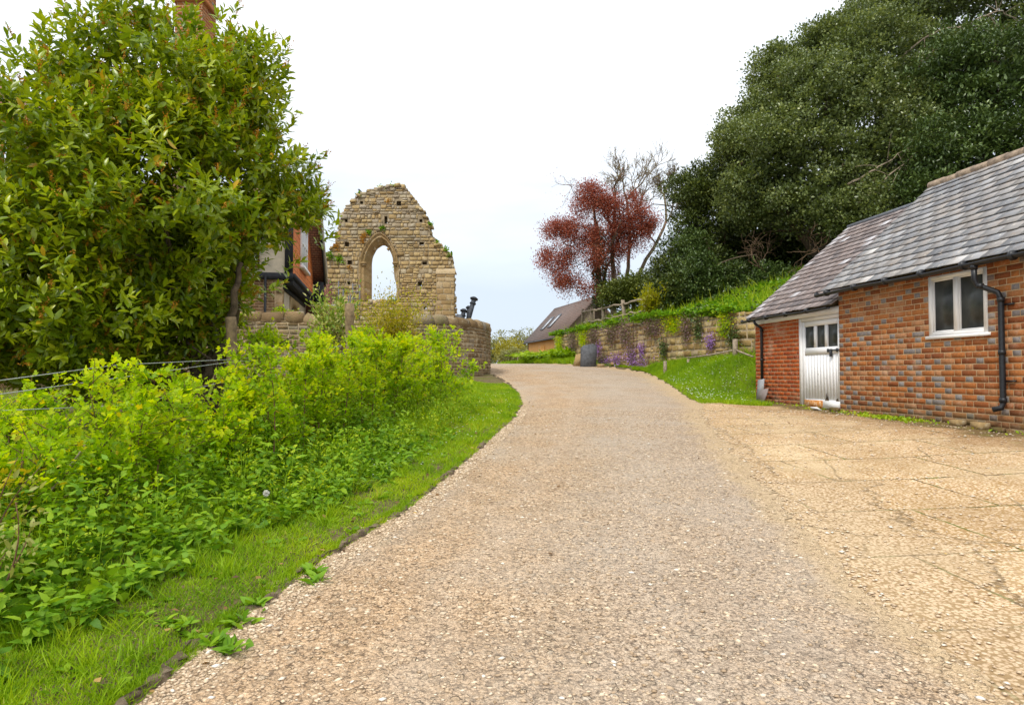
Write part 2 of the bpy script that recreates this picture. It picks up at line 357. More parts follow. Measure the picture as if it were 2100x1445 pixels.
ad2 = k.n('ShaderNodeVectorMath'); ad2.operation = 'ADD'; k.l(k.co, ad2.inputs[0]); k.l(sb2.outputs[0], ad2.inputs[1]); ad3 = k.n('ShaderNodeVectorMath'); ad3.operation = 'ADD'; k.l(ad2.outputs[0], ad3.inputs[0]); k.l(sb3.outputs[0], ad3.inputs[1])
k.l(k.rot(ad3.outputs[0], -.12), bk.inputs['Vector'])
slab = k.n('ShaderNodeSeparateColor'); k.l(bk.outputs['Color'], slab.inputs[0])
c = k.mix(k.math('MULTIPLY', slab.outputs[0], .35), c, k.mix(1., c, (.80, .79, .80), 'MULTIPLY'))
joint = k.math('MULTIPLY', bk.outputs['Fac'], k.ramp(k.noise(2.2, 4), [(.36, .25), (.52, 1.)]))
c = k.mix(joint, c, k.ramp(k.noise(3.1, 4), [(.45, (.13, .09, .045)), (.62, (.13, .15, .03))]))
ln = k.n('ShaderNodeAttribute'); ln.attribute_name = 'lane'; wob = k.math('MULTIPLY', k.math('SUBTRACT', k.noise(1.3, 7, .65), .5), .16)
ec = k.math('ABSOLUTE', k.math('SUBTRACT', k.math('ADD', ln.outputs['Fac'], wob), .135))
joint = k.math('MAXIMUM', joint, k.math('MULTIPLY', k.ramp(ec, [(.0, .8), (.003, 0.)]), k.ramp(k.noise(1.7, 3), [(.40, .0), (.56, 1.)])))
c = k.mix(k.ramp(k.math('ADD', ln.outputs['Fac'], wob), [(.10, .55), (.16, 0.)]), c, k.mix(m1, (.30, .21, .12), (.60, .45, .29)))
c = k.mix(k.math('MULTIPLY', k.ramp(ec, [(.0, 1.), (.003, 0.)]), .6), c, (.16, .115, .065))
crack = k.ramp(k.vor(.62, 'DISTANCE_TO_EDGE', k.rot(ad.outputs[0]), rnd=.55), [(.002, .9), (.009, 0.)])
crack = k.math('MULTIPLY', crack, k.ramp(k.noise(.9, 3), [(.46, 0.), (.62, .9)]))
c = k.mix(crack, c, (.22, .16, .085))
c = k.mix(k.ramp(k.tint(), [(.8, .55), (1., 0.)]), c, k.mix(1., c, (.70, .60, .50), 'MULTIPLY'))
c = k.mix(k.ramp(k.tint(), [(.15, .9), (.5, 0.)]), c, k.ramp(k.noise(7, 7, .7), [(.35, (.05, .045, .015)), (.5, (.16, .10, .045)), (.65, (.15, .16, .02))]))
k.set('Base Color', c); k.set('Roughness', .93); k.set('Specular IOR Level', .15)
k.bump(k.math('SUBTRACT', k.math('SUBTRACT', 1., d1), k.math('MULTIPLY', k.math('MAXIMUM', crack, joint), 3.)), .6, .012); M['yard'] = k.m
k = NT('soil_and_turf')
c = k.ramp(k.noise(2.2, 8, .65), [(.4, (.20, .145, .09)), (.55, (.17, .145, .055)), (.7, (.14, .19, .025))])
c = k.mix(k.ramp(k.noise(20, 5), [(.4, .6), (.6, 0.)]), c, (.09, .075, .035))
k.set('Base Color', c); k.set('Roughness', 1.); k.set('Specular IOR Level', .1); k.bump(k.noise(25, 6, .7), .8, .03); M['ground'] = k.m
k = NT('bare_soil'); k.set('Base Color', k.ramp(k.noise(9, 8, .7), [(.3, (.07, .05, .03)), (.5, (.17, .12, .07)), (.7, (.34, .26, .17))])); k.set('Roughness', 1.); k.bump(k.noise(30, 7, .75), 1., .03); M['soil'] = k.m
# leaves
M['laurel'] = leafy('laurel_leaf', [(0, (.06, .125, .008)), (.35, (.19, .28, .008)), (.7, (.38, .45, .010)), (.93, (.52, .54, .03)), (.965, (.36, .36, .02)), (1, (.62, .36, .015))], .3, .34, .5)
M['spent'] = leafy('spent_flower', [(0, (.36, .15, .012)), (1, (.55, .27, .02))], .8, .2)
M['hawthorn'] = leafy('hawthorn_leaf', [(0, (.16, .32, .006)), (.5, (.38, .54, .005)), (.85, (.60, .65, .006)), (1, (.62, .46, .012))], .5, .55, .3, (1.45, 1.4, .6))
M['nettle'] = leafy('nettle_leaf', [(0, (.08, .20, .012)), (.5, (.17, .34, .014)), (1, (.31, .47, .016))], .55, .35, .3)
M['grass'] = leafy('grass_blade', [(0, (.14, .28, .006)), (.5, (.28, .44, .006)), (.85, (.42, .51, .010)), (1, (.58, .50, .11))], .55, .35, .3)
M['holly'] = leafy('holly_leaf', [(0, (.06, .082, .026)), (.5, (.145, .19, .058)), (.85, (.265, .31, .10)), (1, (.42, .45, .2))], .34, .26, .55)
M['yew'] = leafy('yew_leaf', [(0, (.03, .05, .010)), (.6, (.08, .11, .02)), (1, (.18, .21, .03))], .5, .12, .35)
M['ivy'] = leafy('ivy_leaf', [(0, (.035, .065, .016)), (.6, (.085, .135, .03)), (1, (.17, .235, .055))], .35, .12, .5)
M['copper'] = leafy('copper_leaf', [(0, (.14, .05, .035)), (.5, (.34, .10, .062)), (1, (.52, .19, .10))], .45, .35, .4, (1.3, .9, .8))
M['pale_leaf'] = leafy('pale_leaf', [(0, (.25, .27, .05)), (1, (.40, .42, .12))], .55, .3)
M['yellow_leaf'] = leafy('yellow_leaf', [(0, (.24, .27, .008)), (.6, (.42, .38, .008)), (1, (.55, .42, .012))], .5, .4)
M['varieg'] = leafy('variegated_leaf', [(0, (.12, .24, .02)), (.5, (.3, .38, .05)), (1, (.62, .58, .24))], .45, .35)
M['mauve'] = leafy('mauve_flower', [(0, (.12, .15, .035)), (.4, (.20, .17, .08)), (.75, (.28, .18, .16)), (1, (.36, .22, .30))], .7, .25, .2, (1.1, 1., 1.1))
M['purple'] = leafy('purple_flower_flare', [(0, (.16, .14, .07)), (.35, (.33, .17, .42)), (1, (.52, .32, .75))], .7, .25, .2, (1.1, 1., 1.1))  # aubrieta purple, also colours the clumps that stand in for lens flare
M['far_leaf'] = leafy('far_leaf', [(0, (.19, .2, .08)), (1, (.33, .32, .13))], .7, .3)
M['far_yellow'] = leafy('far_yellow', [(0, (.26, .25, .02)), (1, (.45, .38, .03))], .7, .3)
M['litter'] = leafy('dead_leaf', [(0, (.10, .055, .025)), (.6, (.26, .14, .05)), (1, (.5, .33, .10))], .8, .15)
M['daisy'] = plain('daisy_white', (.8, .8, .74), .7, var=.08)
M['dand_y'] = plain('dandelion_yellow', (.75, .5, .01), .7, var=.15)
# ------------------------------------------------------------------ leaf shapes
def leaf_long(w=.3, droop=.16, fold=.12, ts=(.22, .5, .78), ws=(.75, 1., .68)):
    V = [(0, 0, 0)]
    for t, q in zip(ts, ws):
        z = -droop * t * t
        V += [(-w * .5 * q, t, z + fold * q * w), (0, t, z), (w * .5 * q, t, z + fold * q * w)]
    V.append((0, 1, -droop)); n = len(ts); tip = len(V) - 1
    t_ = [(0, 2, 1), (0, 3, 2)]; q_ = []
    for i in range(n - 1):
        a = 1 + 3 * i; b = a + 3
        q_ += [(a, a + 1, b + 1, b), (a + 1, a + 2, b + 2, b + 1)]
    a = 1 + 3 * (n - 1); t_ += [(a, a + 1, tip), (a + 1, a + 2, tip)]
    return np.array(V, float), np.array(q_), np.array(t_)
L_LONG = leaf_long(.38, .2, .14)
L_MID = leaf_long(.42, .12, .15, (.35, .7), (1., .75))
L_DIA = (np.array([(0, 0, 0), (.28, .5, .06), (0, 1, -.04), (-.28, .5, .06)], float), None, np.array([(0, 1, 2), (0, 2, 3)]))
L_HAW = (np.array([(0, 0, 0), (.2, .22, .02), (.42, .5, .05), (.16, .58, .0), (.2, .86, .02), (0, 1, -.03), (-.2, .86, .02), (-.16, .58, 0), (-.42, .5, .05), (-.2, .22, .02)], float), None,
         np.array([(0, 1, 2), (0, 2, 3), (0, 3, 5), (3, 4, 5), (0, 5, 7), (7, 5, 6), (0, 7, 8), (0, 8, 9)]))
def leaf_net():
    V = []; ts = np.linspace(0, 1, 8)
    for i, t in enumerate(ts):
        w = .30 * math.sin(math.pi * min(1, (t * .78 + .22))) ** 1.2 * (1 - t * .45) * (1 if i % 2 else .78)
        if i == 7: w = .001
        z = -.22 * t * t
        V += [(-w, t - .05 * (i % 2), z + .18 * w), (0, t, z), (w, t - .05 * (i % 2), z + .18 * w)]
    q = []
    for i in range(7):
        a = 3 * i; q += [(a, a + 1, a + 4, a + 3), (a + 1, a + 2, a + 5, a + 4)]
    return np.array(V, float), np.array(q), None
L_NET = leaf_net()
BLADE = (np.array([(-.5, 0, 0), (.5, 0, 0), (-.38, .55, .06), (.38, .55, .06), (0, 1, .3)], float), np.array([(0, 1, 3, 2)]), np.array([(2, 3, 4)]))
def frames(d, up, size, wid=1.):
    d = unit(d); up = np.asarray(up, float)
    n = unit(up - (up * d).sum(-1, keepdims=True) * d); s = np.cross(d, n)
    size = np.asarray(size, float).reshape(-1, 1)
    return np.stack([s * size * wid, d * size, n * size], -1)
def rdir(r, n):
    return unit(r.normal(size=(n, 3)))
def leaves(mb, shape, pos, dirs, size, tint, r, up=None, wid=1., mat=0):
    n = len(pos)
    if up is None: up = V3(0, 0, 1) + r.normal(size=(n, 3)) * .45
    mb.inst(shape, frames(dirs, up, size, wid), pos, tint, mat)
def blob_pts(blobs, n, r, lo=.55, hi=1., power=.5):
    """points in the outer shell of a union of (centre, radii) ellipsoids; returns points and outward directions"""
    C = np.array([b[0] for b in blobs], float); Rr = np.array([np.broadcast_to(b[1], 3) for b in blobs], float)
    w = (Rr[:, 0] * Rr[:, 2] + Rr[:, 0] * Rr[:, 1]); w /= w.sum()
    out = []; od = []; tot = 0
    while tot < n:
        m = n * 2; i = r.choice(len(blobs), m, p=w); d = rdir(r, m)
        lump = 1 + .10 * np.sin(d[:, 0] * 7 + i * 1.3) + .10 * np.sin(d[:, 1] * 6 + d[:, 2] * 5 + i * 2.1)
        rad = (lo + (hi - lo) * r.rand(m) ** power) * lump
        p = C[i] + d * Rr[i] * rad[:, None]
        q = ((p[:, None] - C[None]) / Rr[None]); q = (q ** 2).sum(-1) ** .5
        q[np.arange(m), i] = 9
        keep = q.min(1) > lo * .8
        out.append(p[keep]); od.append(d[keep]); tot += keep.sum()
    return np.vstack(out)[:n], np.vstack(od)[:n]
def crown(mb, blobs, ncl, per, cr, shape, size, r, lo=.6, hi=1.05, up=.3, out=.8, tint=(0, 1), wid=1., flat=.6, tvar=.3, mat=0):
    p, d = blob_pts(blobs, ncl, r, lo, hi)
    ct = r.rand(ncl)
    P_ = np.repeat(p, per, 0) + r.normal(size=(ncl * per, 3)) * cr * V3(1, 1, flat)
    D_ = unit(np.repeat(d, per, 0) * out + V3(0, 0, up) + r.normal(size=(ncl * per, 3)) * .7)
    t = np.clip(np.repeat(ct, per) * (1 - tvar) + r.rand(ncl * per) * tvar, 0, 1)
    t = tint[0] + (tint[1] - tint[0]) * t
    leaves(mb, shape, P_, D_, size * (.7 + .6 * r.rand(ncl * per)), t, r, wid=wid, mat=mat)
def clumps(blobs, k_, rad, rr, ymax=.55):
    C = np.array([b_[0] for b_ in blobs]); Rb = np.array([np.broadcast_to(b_[1], 3) for b_ in blobs], float); out = []
    for i in range(len(blobs)):
        for d in rdir(rr, k_):
            if d[1] > ymax: continue
            c_ = C[i] + d * Rb[i] * rr.uniform(.78, 1.0); dd = (((c_ - C) / Rb) ** 2).sum(1) ** .5; dd[i] = 9
            if dd.min() > .72: out.append((c_, rad * rr.uniform(.55, 1.35) * V3(1, 1, .75)))
    return out
def bez(a, b, c, n=8):
    t = np.linspace(0, 1, n)[:, None]; a, b, c = map(np.asarray, (a, b, c))
    return (1 - t) ** 2 * a + 2 * t * (1 - t) * b + t * t * c
def grow(mb, p, d, L, rad, depth, r, tips, spread=.55, up=.12, n=5, kids=(2, 4), wob=.18, minr=.006, ratio=.68):
    p = np.asarray(p, float); d = unit(d)
    pts = [p]; dd = d.copy()
    for i in range(n):
        dd = unit(dd + r.normal(size=3) * wob + V3(0, 0, up * .5)); pts.append(pts[-1] + dd * L / n)
    pts = np.array(pts); mb.tube(pts, np.linspace(rad, max(rad * .6, minr), n + 1), 7 if depth > 2 else (5 if depth > 1 else 3), cap=False)
    if depth == 0: tips.append((pts[-1], dd)); return
    for j in range(r.randint(*kids) + (1 if depth > 2 else 0)):
        t = r.uniform(.45, 1.); i = min(n, int(t * n)); base = pts[i]
        nd = unit(dd + rdir(r, 1)[0] * spread * 1.6 + V3(0, 0, up))
        grow(mb, base, nd, L * r.uniform(ratio - .13, ratio + .13), max(rad * .55, minr), depth - 1, r, tips, spread, up, n, kids, wob, minr, ratio)
    grow(mb, pts[-1], unit(dd + r.normal(size=3) * .25), L * ratio, max(rad * .6, minr), depth - 1, r, tips, spread, up, n, kids, wob, minr, ratio)
# ------------------------------------------------------------------ setting: ground, road, yard
def graded(lo, hi, fine_lo, fine_hi, fs, grow_=1.25):
    a = list(np.arange(fine_lo, fine_hi + 1e-6, fs)); s = fs; x = fine_hi
    while x < hi: s *= grow_; x += s; a.append(min(x, hi))
    s = fs; x = fine_lo; b = []
    while x > lo: s *= grow_; x -= s; b.append(max(x, lo))
    return np.array(b[::-1] + a)
gx = graded(-500, 500, -7, 17, .2); gyy = graded(-18, 590, -1, 47, .2)
GX, GY = np.meshgrid(gx, gyy); GZ = T(GX, GY)
# sink under road and yard so the sheets above win
xl, xr = XL(GY), XR(GY)
inside = (GX > xl - .0) & (GX < xr)
GZ = GZ - .05 * inside - .05 * ((GX >= xr) & (GY < 17.2) & (GX < 13.5))
nx, ny = len(gx), len(gyy)
ii = (np.arange(ny - 1)[:, None] * nx + np.arange(nx - 1)[None]); qd = np.stack([ii, ii + 1, ii + nx + 1, ii + nx], -1).reshape(-1, 4)
mb = MB(); mb.add(np.stack([GX, GY, GZ], -1).reshape(-1, 3), qd); tag(mb.build('ground', M['ground'], smooth=True), kind='structure')
def ribbon(name, xa, xb, ys, cols, mat, dz, tintf, ra=None, jit=.05):
    r = np.random.RandomState(5); mb = MB(); rows = []; tt = []
    for y in ys:
        a, b = xa(y), xb(y)
        ja = jit * (nz(y * 3.1, 1.) + .6 * r.normal()) ; jb = jit * (nz(y * 2.3, 7.) * 1.6 + .6 * r.normal())
        f = np.linspace(0, 1, cols); x = (a + ja) + (b + jb - a - ja) * f
        rows.append(np.stack([x, np.full(cols, y), T(x, np.full(cols, y)) + dz], -1)); tt.append(tintf(x, y, a, b))
    V = np.vstack(rows); n = len(ys)
    ii = (np.arange(n - 1)[:, None] * cols + np.arange(cols - 1)[None]); q = np.stack([ii, ii + 1, ii + cols + 1, ii + cols], -1).reshape(-1, 4)
    mb.add(V, q, None, np.concatenate(tt)); o = tag(mb.build(name, mat, smooth=True), kind='structure')
    a_ = o.data.attributes.new('lane', 'FLOAT', 'POINT'); a_.data.foreach_set('value', np.tile(np.linspace(0, 1, cols), n).astype(np.float32)); return o
ys = np.concatenate([np.arange(-4, 14, .07), np.arange(14, 62, .25)])
road = ribbon('gravel_road', lambda y: XL(y) - .05, lambda y: XR(y), ys, 44, M['road'], .012,
              lambda x, y, a, b: np.clip(np.minimum((x - a) / .5 + .15, (b - x) / (.28 + .03 * y)) + .25 * nz(x, y * np.ones_like(x), 4.), 0, 1))
SU = V3(.1328, -.991, 0); SN = V3(-.991, -.1328, 0); S0 = V3(7.2, 15.0, 0)
def S(t, inw, z): return S0 + SU * t - SN * inw + V3(0, 0, z)
def xshed(y): return np.where(np.asarray(y) < 7.5, 13.0, 7.2 + .134 * (15 - np.asarray(y)) + .15)
yard = ribbon('concrete_yard', lambda y: XR(y) - .55, lambda y: float(xshed(y)) if y < 16.2 else float(XR(y) + (xshed(y) - XR(y)) * max(0., min(1., (19 - y) / 2.2)) + .05), np.concatenate([np.arange(-4, 14, .08), np.arange(14, 18.2, .1)]), 70, M['yard'], .006,
              lambda x, y, a, b: np.clip((b - x) / 1.5 - .28 + .3 * nz(x, y * np.ones_like(x), 2.5), 0, 1) if y > 7.5 else np.ones_like(x))
# crumbling soil edge of the verge
r = np.random.RandomState(3); mb = MB(); rows = []
eys = np.arange(-3, 27, .05)
for y in eys:
    x0 = XL(y) + .035 * nz(y * 4., 3.) + .02 * r.normal(); hh = T(x0 - .35, y) - h0(y) + .005
    prof = [(.05, -.006), (.022, .002), (.006, .020), (-.002, .040), (-.014, .050), (-.05, .03)]
    rows.append([V3(x0 + a + .014 * r.normal(), y, h0(y) + .004 + b * (.75 + .35 * nz(y * 1.7, 5.)) + .006 * r.normal() * (b > .001)) for a, b in prof])
V = np.array(rows).reshape(-1, 3); c = 6; n = len(eys); ii = (np.arange(n - 1)[:, None] * c + np.arange(c - 1)[None]); q = np.stack([ii, ii + c, ii + c + 1, ii + 1], -1).reshape(-1, 4)
mb.add(V, q); tag(mb.build('path_edge_soil', M['soil'], smooth=False), kind='structure')
# loose stones on the track
r = np.random.RandomState(8); mb = MB()
OCT = (np.array([(1, 0, 0), (-1, 0, 0), (0, 1, 0), (0, -1, 0), (0, 0, .6), (0, 0, -.6), (.7, .7, .1), (-.7, -.6, .1)], float), None, np.array([(0, 6, 4), (6, 2, 4), (2, 1, 4), (1, 7, 4), (7, 3, 4), (3, 0, 4), (6, 0, 5), (2, 6, 5), (1, 2, 5), (7, 1, 5), (3, 7, 5), (0, 3, 5)]))
N = 60000; y = 2.2 + 13 * r.rand(N) ** 1.7; x = XL(y) + (9.5 - XL(y)) * r.rand(N) ** 1.1
x = np.where(r.rand(N) < .2, XL(y) + .02 + .2 * r.rand(N), x)
sz = (.004 + .013 * r.rand(N) ** 3) * (1 + .05 * y)
big = r.rand(N) < .006; sz = np.where(big, .014 + .012 * r.rand(N), sz)
A = r.rand(N) * 6.28; z0 = np.zeros(N)
Mx = np.stack([np.stack([np.cos(A), -np.sin(A), z0], -1), np.stack([np.sin(A), np.cos(A), z0], -1), np.stack([z0, z0, z0 + .55], -1)], 1) * sz[:, None, None]
Mx[:, :, 1] *= (.5 + .5 * r.rand(N))[:, None]
ty = .28 + .6 * r.rand(N); ty = np.where(x > XR(y), .55 + .4 * r.rand(N), ty); sz = np.where((x > XR(y) + .3) & (r.rand(N) < .7), sz * .05, sz); Mx = Mx * np.where(sz < .0012, .05, 1)[:, None, None]
mb.inst(OCT, Mx, np.stack([x, y, T(x, y) + .012 + sz * .12], -1), np.where(big, .9 + .1 * r.rand(N),  ty))
N = 3800; y = 2.3 + 7 * r.rand(N) ** 1.5; x = XL(y) + .1 + (XR(y) - XL(y)) * r.rand(N); sz = .010 + .022 * r.rand(N) ** 2.5; A = r.rand(N) * 6.28; z0 = np.zeros(N)
Mx = np.stack([np.stack([np.cos(A), -np.sin(A), z0], -1), np.stack([np.sin(A), np.cos(A), z0], -1), np.stack([z0, z0, z0 + .30], -1)], 1) * sz[:, None, None]; Mx[:, :, 1] *= (.4 + .6 * r.rand(N))[:, None]
mb.inst(OCT, Mx, np.stack([x, y, T(x, y) + .0105], -1), .35 + .6 * r.rand(N) ** 1.6)
k = NT('flint_gravel'); k.set('Base Color', k.ramp(k.tint(), [(0, (.15, .10, .06)), (.3, (.36, .25, .15)), (.6, (.60, .45, .30)), (.85, (.74, .60, .43)), (1, (.82, .77, .68))])); k.set('Roughness', .9)
tag(mb.build('gravel', k.m), 'small loose flints strewn over the track and yard', 'gravel', kind='stuff')
# ------------------------------------------------------------------ masonry helpers
def brick_wall(mb, f, s0, s1, z0, z1, openings, r, bond='flemish', reveal=.12, grey=.5, zt=None, k_=1.38):
    """mortar backing (material 1) with single bricks (material 0) proud of it; f(s,z,d) maps to 3D"""
    if zt is not None: z_back = min(zt(s0), zt(s1), z1)
    else: z_back = z1
    ss = sorted({s0, s1} | {v for o in openings for v in o[:2]}); zz = sorted({z0, z_back} | {v for o in openings for v in o[2:]})
    for a, b in zip(ss, ss[1:]):
        for c, d in zip(zz, zz[1:]):
            m, n = (a + b) / 2, (c + d) / 2
            if any(o[0] < m < o[1] and o[2] < n < o[3] for o in openings): continue
            mb.add([f(a, c, 0), f(b, c, 0), f(b, d, 0), f(a, d, 0)], [(0, 1, 2, 3)], None, .5, 1)
    for o in openings:
        e = [(o[0], o[2]), (o[1], o[2]), (o[1], o[3]), (o[0], o[3])]
        for i in range(4):
            a, b = e[i], e[(i + 1) % 4]
            mb.add([f(*a, 0), f(*b, 0), f(*b, -reveal), f(*a, -reveal)], [(0, 1, 2, 3)], None, .5, 1)
    ch = .0745 * k_; j = .0105 * k_; k = 0; z = z0
    while z < z1 - .02:
        zh = min(z + ch - j, z1)
        if bond == 'flemish': seq = [(.215 * k_, 0), (.1025 * k_, 1)]; off = -(k % 2) * (.3275 / 2 + .01) * k_
        else: seq = [(.215 * k_, 0)]; off = -(k % 2) * .1125 * k_
        s = s0 + off - .08; i = 0
        while s < s1:
            w, hd = seq[i % len(seq)]; a, b = max(s, s0), min(s + w, s1); i += 1; s += w + j
            if b - a < .02: continue
            zc = (z + zh) / 2
            if zt is not None and zc > zt((a + b) / 2): continue
            segs = [(a, b)]
            for o in openings:
                if o[2] - .02 < zc < o[3] + .01:
                    segs = [q for p in segs for q in ((p[0], min(p[1], o[0])), (max(p[0], o[1]), p[1])) if q[1] - q[0] > .02]
            for a2, b2 in segs:
                jj = lambda: r.normal() * .0018
                d = .005 + .003 * r.rand(); t = r.rand() * .72
                if hd and bond == 'flemish' and r.rand() < grey * np.interp(zc, [1.0, 2.2, 3.3], [1.0, .8, .35]): t = .78 + .22 * r.rand()
                elif r.rand() < .05: t = .76 + .2 * r.rand()
                rim = [(a2, z), (b2, z), (b2, zh), (a2, zh)]; e_ = .004
                fr = [(a2 + e_ + jj(), z + e_ + jj()), (b2 - e_ + jj(), z + e_ + jj()), (b2 - e_ + jj(), zh - e_ + jj()), (a2 + e_ + jj(), zh - e_ + jj())]
                mb.add([f(*p, -.002) for p in rim] + [f(*p, d) for p in fr], [(4, 5, 6, 7)] + [(q, (q + 1) % 4, 4 + (q + 1) % 4, 4 + q) for q in range(4)], None, t, 0)
        z += ch; k += 1
def stone_block(mb, f, a, b, z, zh, proud, ch, r, tint, mat=0, j=.012, back=-.04):
    rim = [(a, z), (b, z), (b, zh), (a, zh)]
    def ins(e): return [(a + e + r.normal() * j, z + e + r.normal() * j), (b - e + r.normal() * j, z + e + r.normal() * j), (b - e + r.normal() * j, zh - e + r.normal() * j), (a + e + r.normal() * j, zh - e + r.normal() * j)]
    m_ = ins(ch * .4); fr = ins(ch * 1.3)
    V = [f(*p, back) for p in rim] + [f(*p, proud * (.6 + .2 * r.rand())) for p in m_] + [f(*p, proud * (.9 + .35 * r.rand())) for p in fr]
    q = [(8, 9, 10, 11)] + [(o + i, o + (i + 1) % 4, o + 4 + (i + 1) % 4, o + 4 + i) for o in (0, 4) for i in range(4)]
    mb.add(V, q, None, tint, mat)
def coursed(mb, f, s0, s1, zb, zt, hr, wr, r, proud=(.02, .06), ok=None, gap=.014, j=.010, tint=None, wtop=True, ch=.03):
    ss = np.linspace(s0, s1, 60); z = min(zb(s) for s in ss); zmax = max(zt(s) for s in ss); k = 0
    while z < zmax:
        h = r.uniform(*hr); s = s0 + r.uniform(-.3, 0)
        while s < s1:
            w = r.uniform(*wr); a, b = max(s, s0), min(s + w, s1); s += w
            if b - a < .06: continue
            c = (a + b) / 2
            hh = h
            if z + h > zt(c):
                hh = zt(c) - z
                if hh < .06: continue
            if z + h < zb(c) - .1: continue
            if ok is not None:
                parts = [(a, b, z, z + hh)]; good = []
                for lev in range(3):
                    nxt = []
                    for p in parts:
                        if ok(*p): good.append(p)
                        elif lev < 2:
                            if p[1] - p[0] > .2: m = (p[0] + p[1]) / 2; nxt += [(p[0], m, p[2], p[3]), (m, p[1], p[2], p[3])]
                            elif p[3] - p[2] > .12: m = (p[2] + p[3]) / 2; nxt += [(p[0], p[1], p[2], m), (p[0], p[1], m, p[3])]
                    parts = nxt
                if len(good) != 1 or good[0] != (a, b, z, z + hh):
                    for p in good: stone_block(mb, f, p[0] + gap * .7, p[1] - gap * .7, p[2] + gap * .7, p[3] - gap * .7, r.uniform(*proud), .02, r, r.rand() if tint is None else tint(c, z, r), j=j * .7)
                    continue
            if hh > .17 and r.rand() < .18:   # two thin stones
                m = z + hh * r.uniform(.4, .6)
                for p, q in ((z, m), (m, z + hh)): stone_block(mb, f, a + gap, b - gap, p + gap * .6, q - gap * .6, r.uniform(*proud), .02, r, r.rand() if tint is None else tint(c, z, r), j=j)
            else:
                dz = r.normal() * .012
                stone_block(mb, f, a + gap * r.uniform(.5, 1.3), b - gap * r.uniform(.5, 1.3), z + gap + dz * .3, z + hh - gap + dz * .3, r.uniform(*proud), ch, r, r.rand() if tint is None else tint(c, z, r), j=j)
        z += h
def chaikin(p, n=3):
    p = np.asarray(p, float)
    for _ in range(n):
        q = np.empty((2 * len(p), 2)); q[0] = p[0]; q[-1] = p[-1]
        q[1:-1:2] = .75 * p[:-1] + .25 * p[1:]; q[2:-1:2] = .25 * p[:-1] + .75 * p[1:]; p = q
    return p
class Path:
    def __init__(s, pts, side=1, n=3):
        s.p = chaikin(pts, n); d = np.linalg.norm(np.diff(s.p, axis=0), axis=1); s.s = np.concatenate([[0], np.cumsum(d)]); s.L = s.s[-1]; s.side = side
    def at(s, q):
        q = float(np.clip(q, 0, s.L)); return V3(np.interp(q, s.s, s.p[:, 0]), np.interp(q, s.s, s.p[:, 1]), 0)
    def nrm(s, q):
        t = unit(s.at(q + .15) - s.at(q - .15)); return V3(t[1], -t[0], 0) * s.side
    def f(s, q, z, d): return s.at(q) + s.nrm(q) * d + V3(0, 0, z)
def wall_core(mb, pa, zb, zt, thick, mat=0, step=.25, tint=.3):
    n = int(pa.L / step) + 1; qs = np.linspace(0, pa.L, n); rows = []
    for q in qs:
        rows.append([pa.f(q, zb(q), 0), pa.f(q, zt(q), 0), pa.f(q, zt(q), -thick), pa.f(q, zb(q), -thick)])
    V = np.array(rows).reshape(-1, 3); ii = np.arange(n - 1)[:, None] * 4 + np.arange(3)[None]
    q_ = np.stack([ii, ii + 4, ii + 5, ii + 1], -1).reshape(-1, 4)
    mb.add(V, np.vstack([q_, [(0, 1, 2, 3), (4 * n - 4, 4 * n - 1, 4 * n - 2, 4 * n - 3)]]), None, tint, mat)
# ------------------------------------------------------------------ brick shed
r = np.random.RandomState(11)
shed = thing('brick_outbuilding', 'low red brick outbuilding with grey slate roofs beside the yard', 'outbuilding', S(0, 2.5, .6))
ZB = .45
def fm(s, z, d): return S(s, -d, z)               # main front wall, s = t along the wall
def fl(s, z, d): return S(s, .085 - d, z)         # lean-to front wall, set back
WIN = (2.69, 3.98, 2.29, 3.36); DOOR = (-1.76, -.05, .5, 2.98)
mb = MB(); brick_wall(mb, fm, 0, 7.4, ZB, 3.46, [WIN], r, grey=.5)
def fend(s, z, d): return S(0 - d, s, z)
brick_wall(mb, fend, .0, .085, ZB, 3.3, [], r, 'str')
mb.add([S(0, 0, ZB), S(0, 5.0, ZB), S(0, 5.0, 3.4), S(0, 2.51, 5.85), S(0, 0, 3.4)], [(0, 1, 2, 4)], [(4, 2, 3)], .5, 1)
mb.add([S(7.4, 0, ZB), S(7.4, 5.0, ZB), S(7.4, 5.0, 3.4), S(7.4, 2.51, 5.85), S(7.4, 0, 3.4)], [(0, 4, 2, 1)], [(4, 3, 2)], .5, 1)
def fend2(s, z, d): return S(7.4 + d, s, z)
brick_wall(mb, fend2, 0, 5.0, ZB, 5.8, [], r, zt=lambda s: 3.4 + .97 * min(s, 5 - s) - .05)
mb.add([S(0, 5.0, ZB), S(7.4, 5.0, ZB), S(7.4, 5.0, 3.4), S(0, 5.0, 3.4)], [(0, 1, 2, 3)], None, .5, 1)
mainwall = mb.build('wall', [M['brick'], M['mortar']], shed)
mb = MB(); brick_wall(mb, fl, -3.95, -.0, ZB, 3.08, [DOOR], r, 'str')
def fle(s, z, d): return S(-3.95 - d, .085 + s, z)
brick_wall(mb, fle, 0, 6.0, ZB, 5.7, [], r, 'str', zt=lambda s: 3.0 + .89 * min(s, 6 - s))
mb.add([S(-3.94, .1, 3.0), S(-3.94, 6.0, 3.0), S(-3.94, 3.05, 5.6)], None, [(0, 1, 2)], .5, 1)
mb.add([S(0, 6.0, ZB), S(-3.94, 6.0, ZB), S(-3.94, 6.0, 3.0), S(0, 6.0, 3.0)], [(0, 1, 2, 3)], None, .5, 1)
o = mb.build('wall', [M['brick2'], M['mortar']], shed); o['label'] = 'brighter orange brick wall of the lower end bay'
